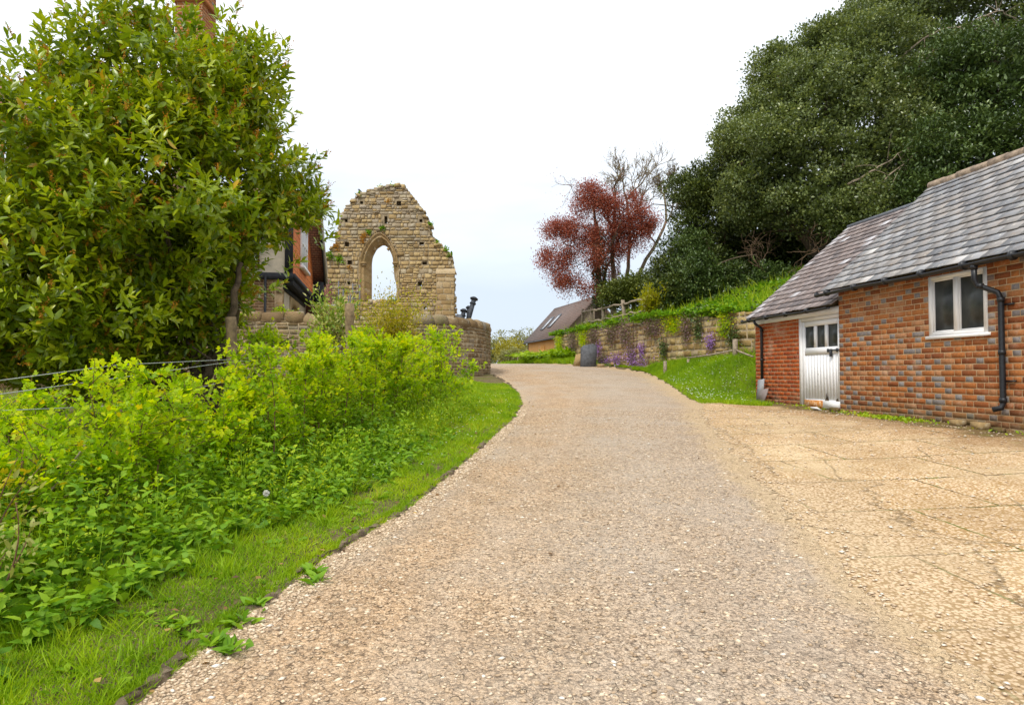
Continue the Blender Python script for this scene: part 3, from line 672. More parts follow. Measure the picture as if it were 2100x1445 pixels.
def slates(mb, t0, t1, e_in, e_z, r_in, r_z, w, r, gauge=.225, th=.010, verge=None):
    sl = V3(0, 0, 0) + S(0, r_in, r_z) - S(0, e_in, e_z); L = np.linalg.norm(sl); sl /= L; nr = unit(np.cross(SU, sl))
    if nr[2] < 0: nr = -nr
    n = int(L / gauge); g = L / n
    for kx in range(n + 1):
        s = t0 - (kx % 2) * w * .5
        while s < t1:
            a, b = max(s, t0), min(s + w, t1); s += w
            if b - a < .04: continue
            ln = min(2.05 * g, L - kx * g + .03)
            if ln < .08: continue
            c0 = S((a + b) / 2, e_in, e_z) + sl * (kx * g + r.normal() * .006)
            rot = r.normal() * .012; u2 = SU * math.cos(rot) + sl * math.sin(rot); s2 = sl * math.cos(rot) - SU * math.sin(rot)
            s3 = unit(s2 - nr * (th * 2.4 / g))
            c = c0 + s3 * ln / 2 + nr * (th * 3.1 + r.rand() * .003)
            t = r.rand() ** 1.0 * .8
            if r.rand() < .045: t = .92 + .08 * r.rand()
            if verge is not None and (a - t0 < .2 * verge): t = .6 + .4 * r.rand()
            mb.box(c, u2 * ((b - a) / 2 - .003), s3 * ln / 2, np.cross(u2, s3) * th / 2, t, 0)
    for q in (0,):
        mb.add([S(t0 + .02, e_in + .02, e_z), S(t1, e_in + .02, e_z), S(t1, r_in, r_z), S(t0 + .02, r_in, r_z)], [(0, 1, 2, 3)], None, .1, 1)
def roof(t0, t1, e_in, e_z, r_in, r_z, w, mat, name='roof', verge=None, span=None):
    mb = MB(); slates(mb, t0, t1, e_in, e_z, r_in, r_z, w, r, verge=verge)
    b_in = 2 * r_in - e_in
    mb.add([S(t0, b_in, e_z), S(t1, b_in, e_z), S(t1, r_in, r_z + .02), S(t0, r_in, r_z + .02)], [(0, 1, 2, 3)], None, .3, 0)
    return mb.build(name, [mat, M['wood_post']], shed)
mr = roof(-.28, 7.6, -.24, 3.44, 2.51, 5.92, .40, M['slate'])
mb = MB()
for i, t in enumerate(np.arange(-.27, 7.5, .42)):
    pts = [S(t + .005, 2.51, 5.93 + .012 * r.normal()), S(t + .415, 2.51, 5.93 + .01 * r.normal())]
    mb.tube(pts, [.105, .10], 8)
mb.build('ridge_tile', M['ridge'], mr, smooth=False)
lr = roof(-4.12, -.02, -.14, 3.13, 3.05, 5.82, .31, M['slate2'], verge=1.)
lr['label'] = 'mauve weathered slate roof of the lower end bay'
mb = MB(); mb.tube([S(-4.12, 3.05, 5.83), S(-2, 3.05, 5.83), S(0, 3.05, 5.83)], .07, 8); mb.build('ridge_roll', M['lead'], lr)
# fascia board over the lean-to door
mb = MB(); mb.box(S(-1.98, .06, 3.045), SU * 1.93, V3(0, 0, .075), SN * .02); mb.build('fascia', M['frame'], shed)
# door
dr = MB(); W0, W1, D0, D1 = -1.76, -.05, .80, 2.98
def fd(s, z, d): return fl(s, z, d - .03)
def dbox(mb, a, b, z, zh, d0, d1, tint=.5): mb.box((fd(a, z, d0) + fd(b, zh, d1)) / 2, SU * (b - a) / 2, V3(0, 0, (zh - z) / 2), SN * (d1 - d0) / 2, tint)
dbox(dr, W0, W0 + .10, D0, D1, -.06, .03); dbox(dr, W1 - .07, W1, D0, D1, -.06, .03); dbox(dr, W0 + .10, W1 - .07, D1 - .10, D1, -.06, .03)
door_f = dr.build('door_frame', M['frame'], shed)
L0, L1, B0, B1 = W0 + .11, W1 - .08, D0 + .05, D1 - .11
db = MB(); wd = L1 - L0; pz0, pz1 = D0 + .66 * (D1 - D0), D0 + .895 * (D1 - D0)
nb = 11
for i in range(nb):
    a = L0 + .09 + (wd - .18) * i / nb; b = L0 + .09 + (wd - .18) * (i + 1) / nb
    dbox(db, a + .004, b - .004, B0 + .16, pz0 - .16, -.05, -.012 + .003 * r.rand())
dbox(db, L0, L0 + .10, B0, B1, -.05, .006); dbox(db, L1 - .10, L1, B0, B1, -.05, .006)
dbox(db, L0 + .10, L1 - .10, pz1, B1, -.05, .005); dbox(db, L0 + .10, L1 - .10, pz0 - .16, pz0, -.05, .005); dbox(db, L0 + .10, L1 - .10, B0, B0 + .16, -.05, .005)
pw = (wd - .2) / 3
for i in (1, 2): dbox(db, L0 + .10 + pw * i - .05, L0 + .10 + pw * i + .05, pz0, pz1, -.05, .005)
door = db.build('door', M['white'], shed)
for i in range(3):
    g = MB(); dbox(g, L0 + .10 + pw * i + (.05 if i else 0) + .002, L0 + .10 + pw * (i + 1) - (.05 if i < 2 else 0) - .002, pz0 + .002, pz1 - .002, -.045, -.03); g.build('pane', M['glass'], door)
g = MB(); dbox(g, L0 + .06, L0 + .06 + wd * .5, B0 - .03, B0 + .15, .006, .012); o = g.build('kick_plate', M['rust'], door); o['label'] = 'rusty metal plate along the foot of the door'
g = MB(); dbox(g, L0 + wd * .56, L1 + .05, B0 - .03, B0 + .15, .006, .02); g.build('patch_board', M['frame'], door)
g = MB(); zb = D0 + .62 * (D1 - D0)
g.tube([fd(L1 - .45, zb, .03), fd(L1 + .10, zb + .005, .03)], .018, 6); dbox(g, L1 - .36, L1 - .30, zb - .14, zb + .03, .006, .045); dbox(g, L1 - .46, L1 - .43, zb - .04, zb + .04, .006, .04); dbox(g, L1 - .12, L1 - .09, zb - .04, zb + .04, .006, .04)
g.build('bolt', M['iron_old'], door)
for a, b, z, h in ((L0 + wd * .60, L0 + wd * .70, B0 + .155, .10), (L0 + wd * .62, L0 + wd * .66, B0 + .25, .09), (L1 - .20, L1 - .08, B0 + .15, .07)):
    g = MB(); V = [fd(a, z, .0078), fd(b, z, .0078), fd(b - .03, z + h * .5, .0078), fd((a + b) / 2 + .02, z + h, .0078), fd(a + .02, z + h * .6, .0078)]
    V2 = [v - SN * .004 for v in V]
    g.add(V + V2, [(i, (i + 1) % 5, 5 + (i + 1) % 5, 5 + i) for i in range(5)], [(0, 1, 2), (0, 2, 3), (0, 3, 4)]); g.build('rotten_patch', M['bark'], door)
# window
w = MB(); a0, a1, z0, z1 = WIN
def wbox(mb, a, b, z, zh, d0, d1): mb.box((fm(a, z, d0) + fm(b, zh, d1)) / 2, SU * (b - a) / 2, V3(0, 0, (zh - z) / 2), SN * (d1 - d0) / 2)
wbox(w, a0, a0 + .075, z0, z1, -.09, .012); wbox(w, a1 - .075, a1, z0, z1, -.09, .012)
wbox(w, a0 + .075, a1 - .075, z1 - .07, z1, -.09, .012); wbox(w, a0 + .075, a1 - .075, z0, z0 + .06, -.09, .010)
mid = (a0 + a1) / 2 - .02; wbox(w, mid - .045, mid + .045, z0 + .06, z1 - .07, -.09, .008)
win = w.build('window', M['frame'], shed)
for p, q in ((a0 + .075, mid - .045), (mid + .045, a1 - .075)):
    s_ = MB(); e = .028
    wbox(s_, p + .002, p + e, z0 + .062, z1 - .072, -.07, -.012); wbox(s_, q - e, q - .002, z0 + .062, z1 - .072, -.07, -.012)
    wbox(s_, p + e, q - e, z1 - .072 - e, z1 - .072, -.07, -.012); wbox(s_, p + e, q - e, z0 + .062, z0 + .062 + e, -.07, -.012)
    s_.build('sash', M['frame'], win); g = MB(); wbox(g, p + e, q - e, z0 + .06 + e, z1 - .07 - e, -.05, -.04); g.build('pane', M['glass'], win)
g = MB(); wbox(g, a0 - .05, a1 + .05, z0 - .055, z0 - .002, -.05, .05); g.build('sill', M['frame'], win)
# gutters and downpipes
def gutter(t0, t1, inw, z, rad=.062):
    g = MB(); ang = np.linspace(math.pi, 2 * math.pi, 9); ts = np.linspace(t0, t1, 30); V = []
    for t in ts:
        zz = z + .012 * math.sin(t * 1.7)
        V += [S(t, inw + rad * math.cos(a), zz + rad * math.sin(a)) for a in ang]
        V += [S(t, inw + (rad - .008) * math.cos(a), zz + (rad - .008) * math.sin(a)) for a in ang[::-1]]
    m = 18; n = len(ts); ii = np.arange(n - 1)[:, None] * m + np.arange(m)[None]; jj = np.arange(n - 1)[:, None] * m + (np.arange(m)[None] + 1) % m
    g.add(V, np.stack([ii, jj, jj + m, ii + m], -1).reshape(-1, 4))
    for t in np.arange(t0 + .4, t1, .95):
        g.tube([S(t - .03, inw, z - .005), S(t + .03, inw, z - .005)], rad + .014, 10)
    g.tube([S(t0, inw, z - .01), S(t0 + .02, inw, z - .01)], rad, 10)
    return g.build('gutter', M['iron'], shed, smooth=False)
gutter(-.38, 7.5, -.29, 3.40); gutter(-4.22, -.12, -.175, 3.10, .05)
g = MB(); tp = 4.18
pth = [S(tp - .14, -.29, 3.36), S(tp - .14, -.29, 3.13), S(tp - .12, -.26, 3.04), S(tp + .10, -.10, 2.90), S(tp + .13, -.075, 2.80), S(tp + .13, -.075, 1.16), S(tp + .12, -.10, 1.08), S(tp + .06, -.2, 1.05)]
g.tube(pth, .044, 10); 
for z in (3.33, 3.02, 2.78, 1.95, 1.2): 
    i = np.interp(z, [1.16, 2.80, 2.90, 3.04, 3.13, 3.36], [0, 0, .35, .85, 1, 1]); c = S(tp + .13 - .27 * i, -.075 - .215 * i, z); g.tube([c - V3(0, 0, .035), c + V3(0, 0, .035)], .056, 10)
g.box(S(tp + .22, -.03, 2.70), SU * .1, SN * .012, V3(0, 0, .012)); g.box(S(tp + .22, -.03, 1.5), SU * .1, SN * .012, V3(0, 0, .012))
g.build('downpipe', M['iron'], shed, smooth=True)
g = MB(); tp = -3.52
g.tube([S(tp, -.175, 3.06), S(tp, -.15, 2.98), S(tp + .02, .02, 2.86), S(tp + .02, .025, 2.75), S(tp + .02, .025, .9)], .036, 10)
for z in (2.8, 2.0, 1.3): g.tube([S(tp + .02, .025, z - .03), S(tp + .02, .025, z + .03)], .046, 10)
g.build('downpipe', M['iron'], shed, smooth=True)
# loose things at the foot of the wall
def slab_obj(name, label, cat, c, ax, ay, az, mat, group=None, jit=.012, seed=0):
    rr = np.random.RandomState(seed); g = MB()
    base = [V3(i, j, 0) for i, j in ((-1, -1), (-.2, -1.05), (1, -.95), (1.03, .1), (.95, 1), (.1, .97), (-1, .92))]
    V = [c + ax * (b[0] + rr.normal() * jit * 3) + ay * (b[1] + rr.normal() * jit * 3) + az * s for s in (-1, 1) for b in base]; n = 7
    g.add(V, [(i, (i + 1) % n, n + (i + 1) % n, n + i) for i in range(n)], [(0, i + 1, i) for i in range(1, n - 1)] + [(n, n + i, n + i + 1) for i in range(1, n - 1)], .3)
    return tag(g.build(name, mat, loc=c), label, cat, group)
gz = lambda t, i: float(T(*S(t, i, 0)[:2]))
slab_obj('loose_slate', 'upright grey slate leaning against the foot of the corner downpipe', 'slate', S(-3.42, -.07, gz(-3.4, -.1) + .30), SU * .16, unit(V3(0, 0, 1) - SN * .12) * .30, SN * .012, M['slate'], 'slates leaning by the shed corner', seed=1)
slab_obj('loose_slate', 'lower purplish slate propped in front of the upright one', 'slate', S(-3.05, -.22, gz(-3.1, -.2) + .17), unit(SU + V3(0, 0, .12)) * .24, unit(V3(0, 0, 1) - SN * .35) * .19, SN * .012, M['slate2'], 'slates leaning by the shed corner', seed=2)
slab_obj('broken_tile', 'white curved fragment lying below the white door', 'fragment', S(-.25, -.42, gz(-.25, -.42) + .04), SU * .14, SN * .05 + V3(0, 0, .03), V3(0, 0, .018), M['frame'], seed=3)
for i, (t, n_, s_, lb) in enumerate(((.25, .30, .08, 'mossy brick lump on the ground next to the white fragment'), (3.55, .22, .09, 'pale broken brick against the wall under the window'), (4.05, .25, .10, 'pinkish stone lump at the wall foot near the downpipe'), (4.45, .3, .07, 'small rough brown stone farthest along the wall foot'))):
    slab_obj('broken_brick', lb, 'rubble', S(t, -n_, gz(t, -n_) + s_ * .55), SU * s_ * 1.2, SN * s_ * .8, V3(0, 0, s_ * .6), M['dressed'] if i in (1, 2) else M['brick2'], 'rubble at the foot of the wall', seed=10 + i)
# ------------------------------------------------------------------ retaining wall
rp = Path([(12.9, 19.2), (9.8, 20.3), (7.7, 22), (6.07, 27), (4.6, 34), (2.95, 44), (2.7, 46), (6, 47.5)], side=1)
if rp.nrm(8)[0] > 0: rp.side = -1
def zbr(q):
    p = rp.at(q) + rp.nrm(q) * .25; return float(T(p[0], p[1])) - .25
def ztr(q): p = rp.at(q); return float(ZT(p[1])) + .06 * math.sin(q * 1.3) + .05 * math.sin(q * 3.1)
r = np.random.RandomState(21); mb = MB(); wall_core(mb, rp, lambda q: zbr(q) - .2, lambda q: ztr(q) - .05, .5, 1)
qq = np.linspace(0, rp.L, 120); zbt = np.array([zbr(q) for q in qq]); ztt = np.array([ztr(q) for q in qq])
coursed(mb, rp.f, 0, rp.L, lambda q: np.interp(q, qq, zbt), lambda q: np.interp(q, qq, ztt), (.15, .30), (.22, .60), r, (.012, .035), gap=.028, ch=.014)
tag(mb.build('retaining_wall', [M['retain'], M['ruin_core']], smooth=False), 'long golden stone retaining wall holding up the green bank', 'wall')
# ------------------------------------------------------------------ boundary wall, left
bp = Path([(-17, 21.5), (-9.5, 22.3), (-4.2, 23.0), (-2.4, 24.0), (-1.25, 25.8), (-.82, 28), (-1.1, 30.5), (-2.6, 33.5), (-6, 37)], side=1)
if bp.nrm(8)[1] > 0: bp.side = -1
def gl(q): p = bp.at(q); return float(T(p[0], p[1])) - .15
def ztl(q):
    p = bp.at(q); z = float(np.interp(q, [0, 8, 14.5, 15.2, 15.6, 16.6, 17.3, 20, 23, 40], [3.45, 3.47, 3.42, 2.6, 2.5, 2.75, 3.4, 3.38, 3.35, 3.3])) if False else 3.40
    x = p[0] / p[1] * 1400 + 1050
    if 642 < x < 850 and p[1] < 25: z = 3.28 - .55 * sst(642, 700, x) * (1 - sst(770, 850, x)) + .1 * math.sin(q * 4)
    return z
r = np.random.RandomState(31); mb = MB(); wall_core(mb, bp, lambda q: gl(q) - .2, lambda q: ztl(q) - .04, .45, 1)
qb = np.linspace(0, bp.L, 200); zb_ = np.array([gl(q) for q in qb]); zt_ = np.array([ztl(q) for q in qb])
coursed(mb, bp.f, 0, bp.L, lambda q: np.interp(q, qb, zb_), lambda q: np.interp(q, qb, zt_), (.10, .18), (.16, .42), r, (.008, .024), gap=.016, j=.006, ch=.010)
bw = mb.build('boundary_wall', [M['wall_stone'], M['ruin_core']]); tag(bw, 'curving brown stone wall with rounded coping between hedge and ruin', 'wall')
mb = MB(); q = 0
while q < bp.L - .3:
    w = r.uniform(.35, .75); p0 = bp.at(q); x = p0[0] / p0[1] * 1400 + 1050
    if not (642 < x < 842 and p0[1] < 25):
        pts = [bp.f(qv, ztl(qv) + .07 + .015 * r.normal(), -.2) for qv in np.linspace(q + .01, q + w - .01, 3)]
        mb.tube(pts, np.array([.23, .26, .24]) * r.uniform(.9, 1.05), 9, r.rand())
    q += w
v = mb.V
mb.build('coping', M['wall_stone'], bw)
# ------------------------------------------------------------------ ruined gable
RD = 40.0
def rz(zx, zy): p = P(440 + zx / 3.283, 360 + zy / 3.283, RD); return (p[0], p[2])
OUT = [rz(*q) for q in [(560, 1400), (590, 760), (640, 690), (672, 640), (725, 600), (765, 520), (800, 480), (832, 380), (850, 290), (880, 222), (962, 135), (1040, 95), (1120, 72), (1215, 60), (1262, 62), (1300, 105), (1362, 195), (1420, 272), (1448, 330), (1452, 400), (1500, 450), (1560, 510), (1588, 555), (1600, 640), (1612, 1400)]]
WOUT = [rz(*q) for q in [(972, 845), (972, 600), (988, 520), (1040, 430), (1110, 368), (1175, 425), (1225, 510), (1240, 600), (1246, 700), (1246, 845)]]
WIN_C = [rz(*q) for q in [(1040, 835), (1040, 580), (1046, 535), (1075, 478), (1122, 448), (1165, 478), (1192, 540), (1200, 600), (1205, 680), (1216, 720), (1221, 765), (1212, 838)]]
HOLES = [(990, 178, 11, 9), (1240, 185, 13, 16), (1152, 300, 12, 26), (885, 305, 10, 10), (1387, 303, 11, 10), (890, 460, 12, 12), (1395, 455, 14, 11), (908, 585, 15, 13), (1412, 588, 13, 10), (900, 728, 10, 10), (1382, 725, 11, 14), (1418, 885, 12, 12)]
THRU = {1, 2, 4, 6, 10, 11}
HB = [(*rz(x, y), w * .0087 * 1.05, h * .0087 * 1.05) for x, y, w, h in HOLES]
def inpoly(x, z, poly):
    x = np.asarray(x, float); z = np.asarray(z, float); ins = np.zeros(x.shape, bool); n = len(poly)
    for i in range(n):
        (x1, z1), (x2, z2) = poly[i], poly[(i + 1) % n]
        c = ((z1 > z) != (z2 > z)) & (x < (x2 - x1) * (z - z1) / (z2 - z1 + 1e-12) + x1); ins ^= c
    return ins
ruin = thing('ruined_gable', 'ruined stone gable wall with an empty pointed window', 'ruin', (float(rz(1100, 900)[0]), RD + .4, 1.9))
def fr(s, z, d): return V3(s, RD - d, z)
r = np.random.RandomState(41)
cs = .09; xs = np.arange(OUT[0][0] - .3, OUT[-1][0] + .5, cs); zs = np.arange(1.4, 14, cs)
CX, CZ = np.meshgrid(xs + cs / 2, zs + cs / 2)
jx = .06 * nz(CX * 5, CZ * 5, 1, 3.)
mask = inpoly(CX + jx, CZ + jx, OUT) & ~inpoly(CX, CZ, WOUT)
back = mask.copy(); front = mask.copy()
for i, (hx, hz_, hw, hh) in enumerate(HB):
    m = (abs(CX - hx) < hw) & (abs(CZ - hz_) < hh); front &= ~m
    if i in THRU: back &= ~((abs(CX - hx) < hw * .8) & (abs(CZ - hz_ + hh * .3) < hh * .65))
mb = MB()
def layer(mk, y0, y1):
    idx = np.argwhere(mk)
    for a, b in idx:
        x, z = xs[b], zs[a]; c = [(x, z), (x + cs, z), (x + cs, z + cs), (x, z + cs)]
        mb.add([V3(p[0], y0, p[1]) for p in c], [(0, 1, 2, 3)]); mb.add([V3(p[0], y1, p[1]) for p in c], [(3, 2, 1, 0)])
        for da, db_, e in ((-1, 0, (0, 1)), (0, 1, (1, 2)), (1, 0, (2, 3)), (0, -1, (3, 0))):
            na, nb_ = a + da, b + db_
            if not (0 <= na < mk.shape[0] and 0 <= nb_ < mk.shape[1]) or not mk[na, nb_]:
                p, q = c[e[0]], c[e[1]]; mb.add([V3(p[0], y0, p[1]), V3(p[0], y1, p[1]), V3(q[0], y1, q[1]), V3(q[0], y0, q[1])], [(0, 1, 2, 3)])
layer(front, RD, RD + .45); layer(back, RD + .45, RD + .9)
core_V = mb
def rok(a, b, z, zh):
    c = np.array([a + .05, b - .05, a + .05, b - .05, (a + b) / 2]); d = np.array([z + .03, z + .03, zh - .03, zh - .03, (z + zh) / 2])
    if inpoly(c, d, OUT).sum() < 4: return False
    if inpoly(c, d, WOUT).any(): return False
    for hx, hz_, hw, hh in HB:
        if a < hx + hw and b > hx - hw and z < hz_ + hh and zh > hz_ - hh: return False
    return True
def rtint(c, z, r_):
    t = r_.rand() * .75
    if z > 9.3 and r_.rand() < .55: t = .75 + .12 * r_.rand()
    if r_.rand() < .08: t = .95
    return t
xb = rz(1500, 0)[0]
coursed(mb, fr, OUT[0][0], OUT[-1][0], lambda s: 1.4, lambda s: 13.5, (.13, .31), (.16, .52), r, (.02, .08), ok=rok, gap=.020, j=.016, tint=rtint)
# small stones filling gaps at the ragged edge and round the window
for kx in range(len(OUT) - 1):
    (x1, z1), (x2, z2) = OUT[kx], OUT[kx + 1]; L = math.hypot(x2 - x1, z2 - z1)
    for q in np.arange(0, L, .17):
        x = x1 + (x2 - x1) * q / L + r.normal() * .04; z = z1 + (z2 - z1) * q / L + r.normal() * .04 - .06; w_, h_ = r.uniform(.08, .18), r.uniform(.06, .11)
        mb.box(V3(x, RD + r.uniform(.1, .7), z), V3(w_, r.normal() * .03, r.normal() * .02), V3(0, .25, 0), V3(r.normal() * .02, 0, h_), r.rand(), 1 if False else 0)
mb2 = MB()
# materials: stones use slot 0; core cells use slot 1
core = MB(); core.V = mb.V; core.Ti = mb.Ti; core.n = mb.n
ncell = int(front.sum() + back.sum())
newq = []
for q, m in mb.q: newq.append((q, 1 if len(q) == 1 else 0))
core.q = newq; core.t = mb.t
core.build('wall', [M['ruin'], M['ruin_core']], ruin)
# buttress at the right corner
mb = MB(); zc = rz(1500, 640)[1]; xe = OUT[-1][0]
def fbt(s, z, d): return V3(s, RD - .28 - d, z)
mb.box(V3((xb + xe) / 2, RD + .1, (1.4 + zc) / 2 - .1), V3((xe - xb) / 2, 0, 0), V3(0, .38, 0), V3(0, 0, (zc - 1.4) / 2 - .1), .3, 1)
coursed(mb, fbt, xb, xe + .03, lambda s: 1.4, lambda s: zc - .12, (.24, .38), (.35, .75), r, (.01, .03), gap=.01, j=.006)
mb.add([fbt(xb - .04, zc - .12, .05), fbt(xe + .08, zc - .12, .05), fbt(xe + .08, zc + .12, -.26), fbt(xb - .04, zc + .12, -.26), fbt(xb - .04, zc - .24, .05), fbt(xe + .08, zc - .24, .05)], [(0, 1, 2, 3), (4, 5, 1, 0)], None, .9)
mb.build('buttress', [M['dressed'], M['ruin_core']], ruin)
# moulded window surround
def resample(poly, n):
    p = np.array(poly); d = np.concatenate([[0], np.cumsum(np.linalg.norm(np.diff(p, axis=0), axis=1))]); t = np.linspace(0, d[-1], n); return np.stack([np.interp(t, d, p[:, 0]), np.interp(t, d, p[:, 1])], 1)
WO = chaikin(WOUT, 1); n = 44; A = resample(WO, n); B = resample(WIN_C, n)
mb = MB(); prof = [(0, .10), (.16, .10), (.2, .02), (.36, .0), (.40, .05), (.5, .05), (.56, -.10), (.74, -.14), (.78, -.22), (1., -.26), (1., -.85)]
i = 0
while i < n - 1:
    st = min(2, n - 1 - i); t = r.rand()
    V = []
    for kx in range(i, i + st + 1):
        e = .018 if kx == i else (-.018 if kx == i + st else 0)
        for w_, d in prof:
            p = A[kx] * (1 - w_) + B[kx] * w_
            if 0 < kx < n - 1 and e: p = p + (A[min(kx + 1, n - 1)] - A[kx - 1]) * .5 * e
            V.append(fr(p[0], p[1], d + .012 * r.normal() * (w_ < .99)))
    m = len(prof); q = [(a * m + b, a * m + b + 1, (a + 1) * m + b + 1, (a + 1) * m + b) for a in range(st) for b in range(m - 1)]
    mb.add(V, q, None, t); i += st
for i in range(n - 1):   # outer back return so the ring is solid
    mb.add([fr(*A[i], .1), fr(*A[i + 1], .1), fr(*A[i + 1], -.9), fr(*A[i], -.9), fr(*B[i + 1], -.85), fr(*B[i], -.85)], [(0, 1, 2, 3), (3, 2, 4, 5)], None, .4)
for zx in (1005, 1218):   # capitals
    x, z = rz(zx, 590); mb.box(fr(x, z, .02), V3(.16, 0, 0), V3(0, .12, 0), V3(0, 0, .05), .2); mb.box(fr(x, z - .1, .0), V3(.11, 0, 0), V3(0, .1, 0), V3(0, 0, .06), .3)
for zx, zy in ((1072, 490), (1165, 488)):   # cusp stumps
    x, z = rz(zx, zy); mb.box(fr(x, z, -.3), V3(.05, 0, -.05), V3(0, .08, 0), V3(.06, 0, .07), .6)
mb.build('window_surround', M['dressed'], ruin)
mb = MB()
for i in range(7):
    x, z = rz(1040 + i * 26, 842); mb.box(V3(x + .1, RD + .3, z - .06 + .05 * r.normal()), V3(.13, 0, 0), V3(0, .35, 0), V3(0, .02, .1 + .05 * r.rand()), r.rand())
mb.build('sill', M['ruin'], ruin)
# plants growing on the masonry
for zx, zy, n_, rad in ((1120, 78, 14, .2), (1210, 66, 16, .2), (970, 130, 14, .15), (1452, 335, 40, .12), (1500, 455, 30, .12), (1555, 500, 40, .16), (1585, 540, 50, .15), (1040, 385, 50, .12), (1130, 360, 50, .12), (780, 545, 90, .3), (840, 570, 90, .25), (700, 640, 60, .3), (760, 730, 120, .25), (1200, 840, 40, .2)):
    mb = MB(); x, z = rz(zx, zy); p = V3(x, RD - .05, z) + r.normal(size=(n_, 3)) * rad * V3(.5, .3, .4)
    leaves(mb, L_DIA, p, V3(0, -.4, .6) + r.normal(size=(n_, 3)) * .6, .10 + .12 * r.rand(n_), r.rand(n_), r); mb.build('foliage', M['nettle'], ruin)
for zx, zy, n_, rad in ((822, 480, 120, .16), (1010, 410, 80, .14), (1170, 175, 40, .1), (995, 440, 50, .1), (905, 620, 30, .12)):
    mb = MB(); x, z = rz(zx, zy); p = V3(x, RD - .1, z) + r.normal(size=(n_, 3)) * rad * V3(.7, .1, .9)
    leaves(mb, L_DIA, p, V3(0, -.4, .3) + r.normal(size=(n_, 3)) * .8, .06 + .07 * r.rand(n_), r.rand(n_), r); mb.build('lichen_clumps', M['lichen'], ruin)
def bird(zx, zy, face, label):
    x, z = rz(zx, zy); b = thing('jackdaw', label, 'bird', (x, RD + .2, z), 'birds on the ruin')
    g = MB(); c = V3(x, RD + .2, z)
    g.tube([c + V3(-.19 * face, 0, -.02), c + V3(-.1 * face, 0, .06), c + V3(0, 0, .12), c + V3(.06 * face, 0, .2), c + V3(.09 * face, 0, .26), c + V3(.14 * face, 0, .27), c + V3(.18 * face, 0, .26)], [.012, .04, .07, .06, .045, .03, .004], 8)
    for s_ in (-.02, .02): g.tube([c + V3(0, s_, .07), c + V3(.01 * face, s_, -.03)], .008, 4)
    g.build('body', M['iron_old'], b, smooth=True)
bird(965, 130, 1, 'upper dark bird perched on the left slope of the ruin'.replace('upper', 'lower')); bird(978, 118, -1, 'upper dark bird perched on the left slope of the ruin')
# ------------------------------------------------------------------ tile-hung house
HO = V3(-8.43, 25.0, 0); hu = V3(HU[0], HU[1], 0); hv = V3(HV[0], HV[1], 0); UPZ = V3(0, 0, 1)
def H(u, v, z): return HO + hu * u + hv * v + UPZ * z
house = thing('tile_hung_house', 'old house with orange tile-hung jetty, black timbers and brown brick behind the big shrub', 'house', H(-4, 3, 1.2))
r = np.random.RandomState(51)
def hf(s, z, d): return H(s, -d, z)
def hs(s, z, d): return H(d, s, z)
mb = MB(); brick_wall(mb, hf, -2.6, -.28, 2.6, 5.3, [], r, 'str', zt=None)
mb.add([H(-11, .0, 1), H(-2.6, 0, 1), H(-2.6, 0, 5.3), H(-11, 0, 5.3)], [(0, 1, 2, 3)], None, .4, 0)
mb.add([H(-2.6, 0.004, 1), H(0, .004, 1), H(0, .004, 5.3), H(-2.6, .004, 5.3)], [(0, 1, 2, 3)], None, .4, 1)
mb.build('wall', [M['house_brick'], M['mortar']], house)
# quoins and stone side wall with an arched window
mb = MB(); z = 1.2; i = 0
while z < 5.2:
    h = .34; w_ = .30 if i % 2 else .22
    mb.box(H(-w_ / 2 + .01, w_ * .6 - .01, z + h / 2), hu * w_ / 2, hv * (.42 - w_) * 1.0, UPZ * (h / 2 - .006), r.rand()); z += h; i += 1
q_ = mb.build('quoins', M['dressed'], house); 
mb = MB()
def cellwall(mb, f, a0, a1, z0, z1, d, hole=None, tint=.5, mat=0):
    if hole is None: mb.add([f(a0, z0, d), f(a1, z0, d), f(a1, z1, d), f(a0, z1, d)], [(0, 1, 2, 3)], None, tint, mat); return
    h0_, h1_, y0_, y1_ = hole
    for a, b, c, e in ((a0, h0_, z0, z1), (h1_, a1, z0, z1), (h0_, h1_, z0, y0_), (h0_, h1_, y1_, z1)):
        mb.add([f(a, c, d), f(b, c, d), f(b, e, d), f(a, e, d)], [(0, 1, 2, 3)], None, tint, mat)
cellwall(mb, hs, .2, 8.0, 1.0, 5.4, -.02, (2.2, 4.6, 2.6, 4.45), .5)
w1 = mb.build('side_wall', M['render_cream'], house)
mb = MB()   # arched surround
arc = [(2.2 + 1.2 - 1.2 * math.cos(a), 3.95 + .5 * math.sin(a)) for a in np.linspace(0, math.pi, 12)]
for a, b in zip(arc, arc[1:]): mb.add([hs(a[0], a[1], .03), hs(b[0], b[1], .03), hs(b[0], 4.7, .03), hs(a[0], 4.7, .03), hs(a[0], a[1], -.15), hs(b[0], b[1], -.15)], [(0, 1, 2, 3), (4, 5, 1, 0)], None, .6)
mb.box(hs(2.1, 3.6, 0), hv * .1, UPZ * 1.1, hu * .03); mb.box(hs(4.7, 3.6, 0), hv * .1, UPZ * 1.1, hu * .03); mb.box(hs(3.4, 2.55, .0), hv * 1.4, UPZ * .06, hu * .07)
wn = mb.build('window', M['dressed'], house)
mb = MB(); mb.box(hs(3.4, 3.5, -.16), hv * 1.19, UPZ * .95, hu * .01); mb.build('pane', M['glass'], wn)
mb = MB()
for s_ in (2.8, 3.4, 4.0): mb.box(hs(s_, 3.5, -.12), hv * .03, UPZ * .93, hu * .02)
mb.box(hs(3.4, 3.6, -.12), hv * 1.19, UPZ * .03, hu * .018); mb.build('glazing_bars', M['frame'], wn)
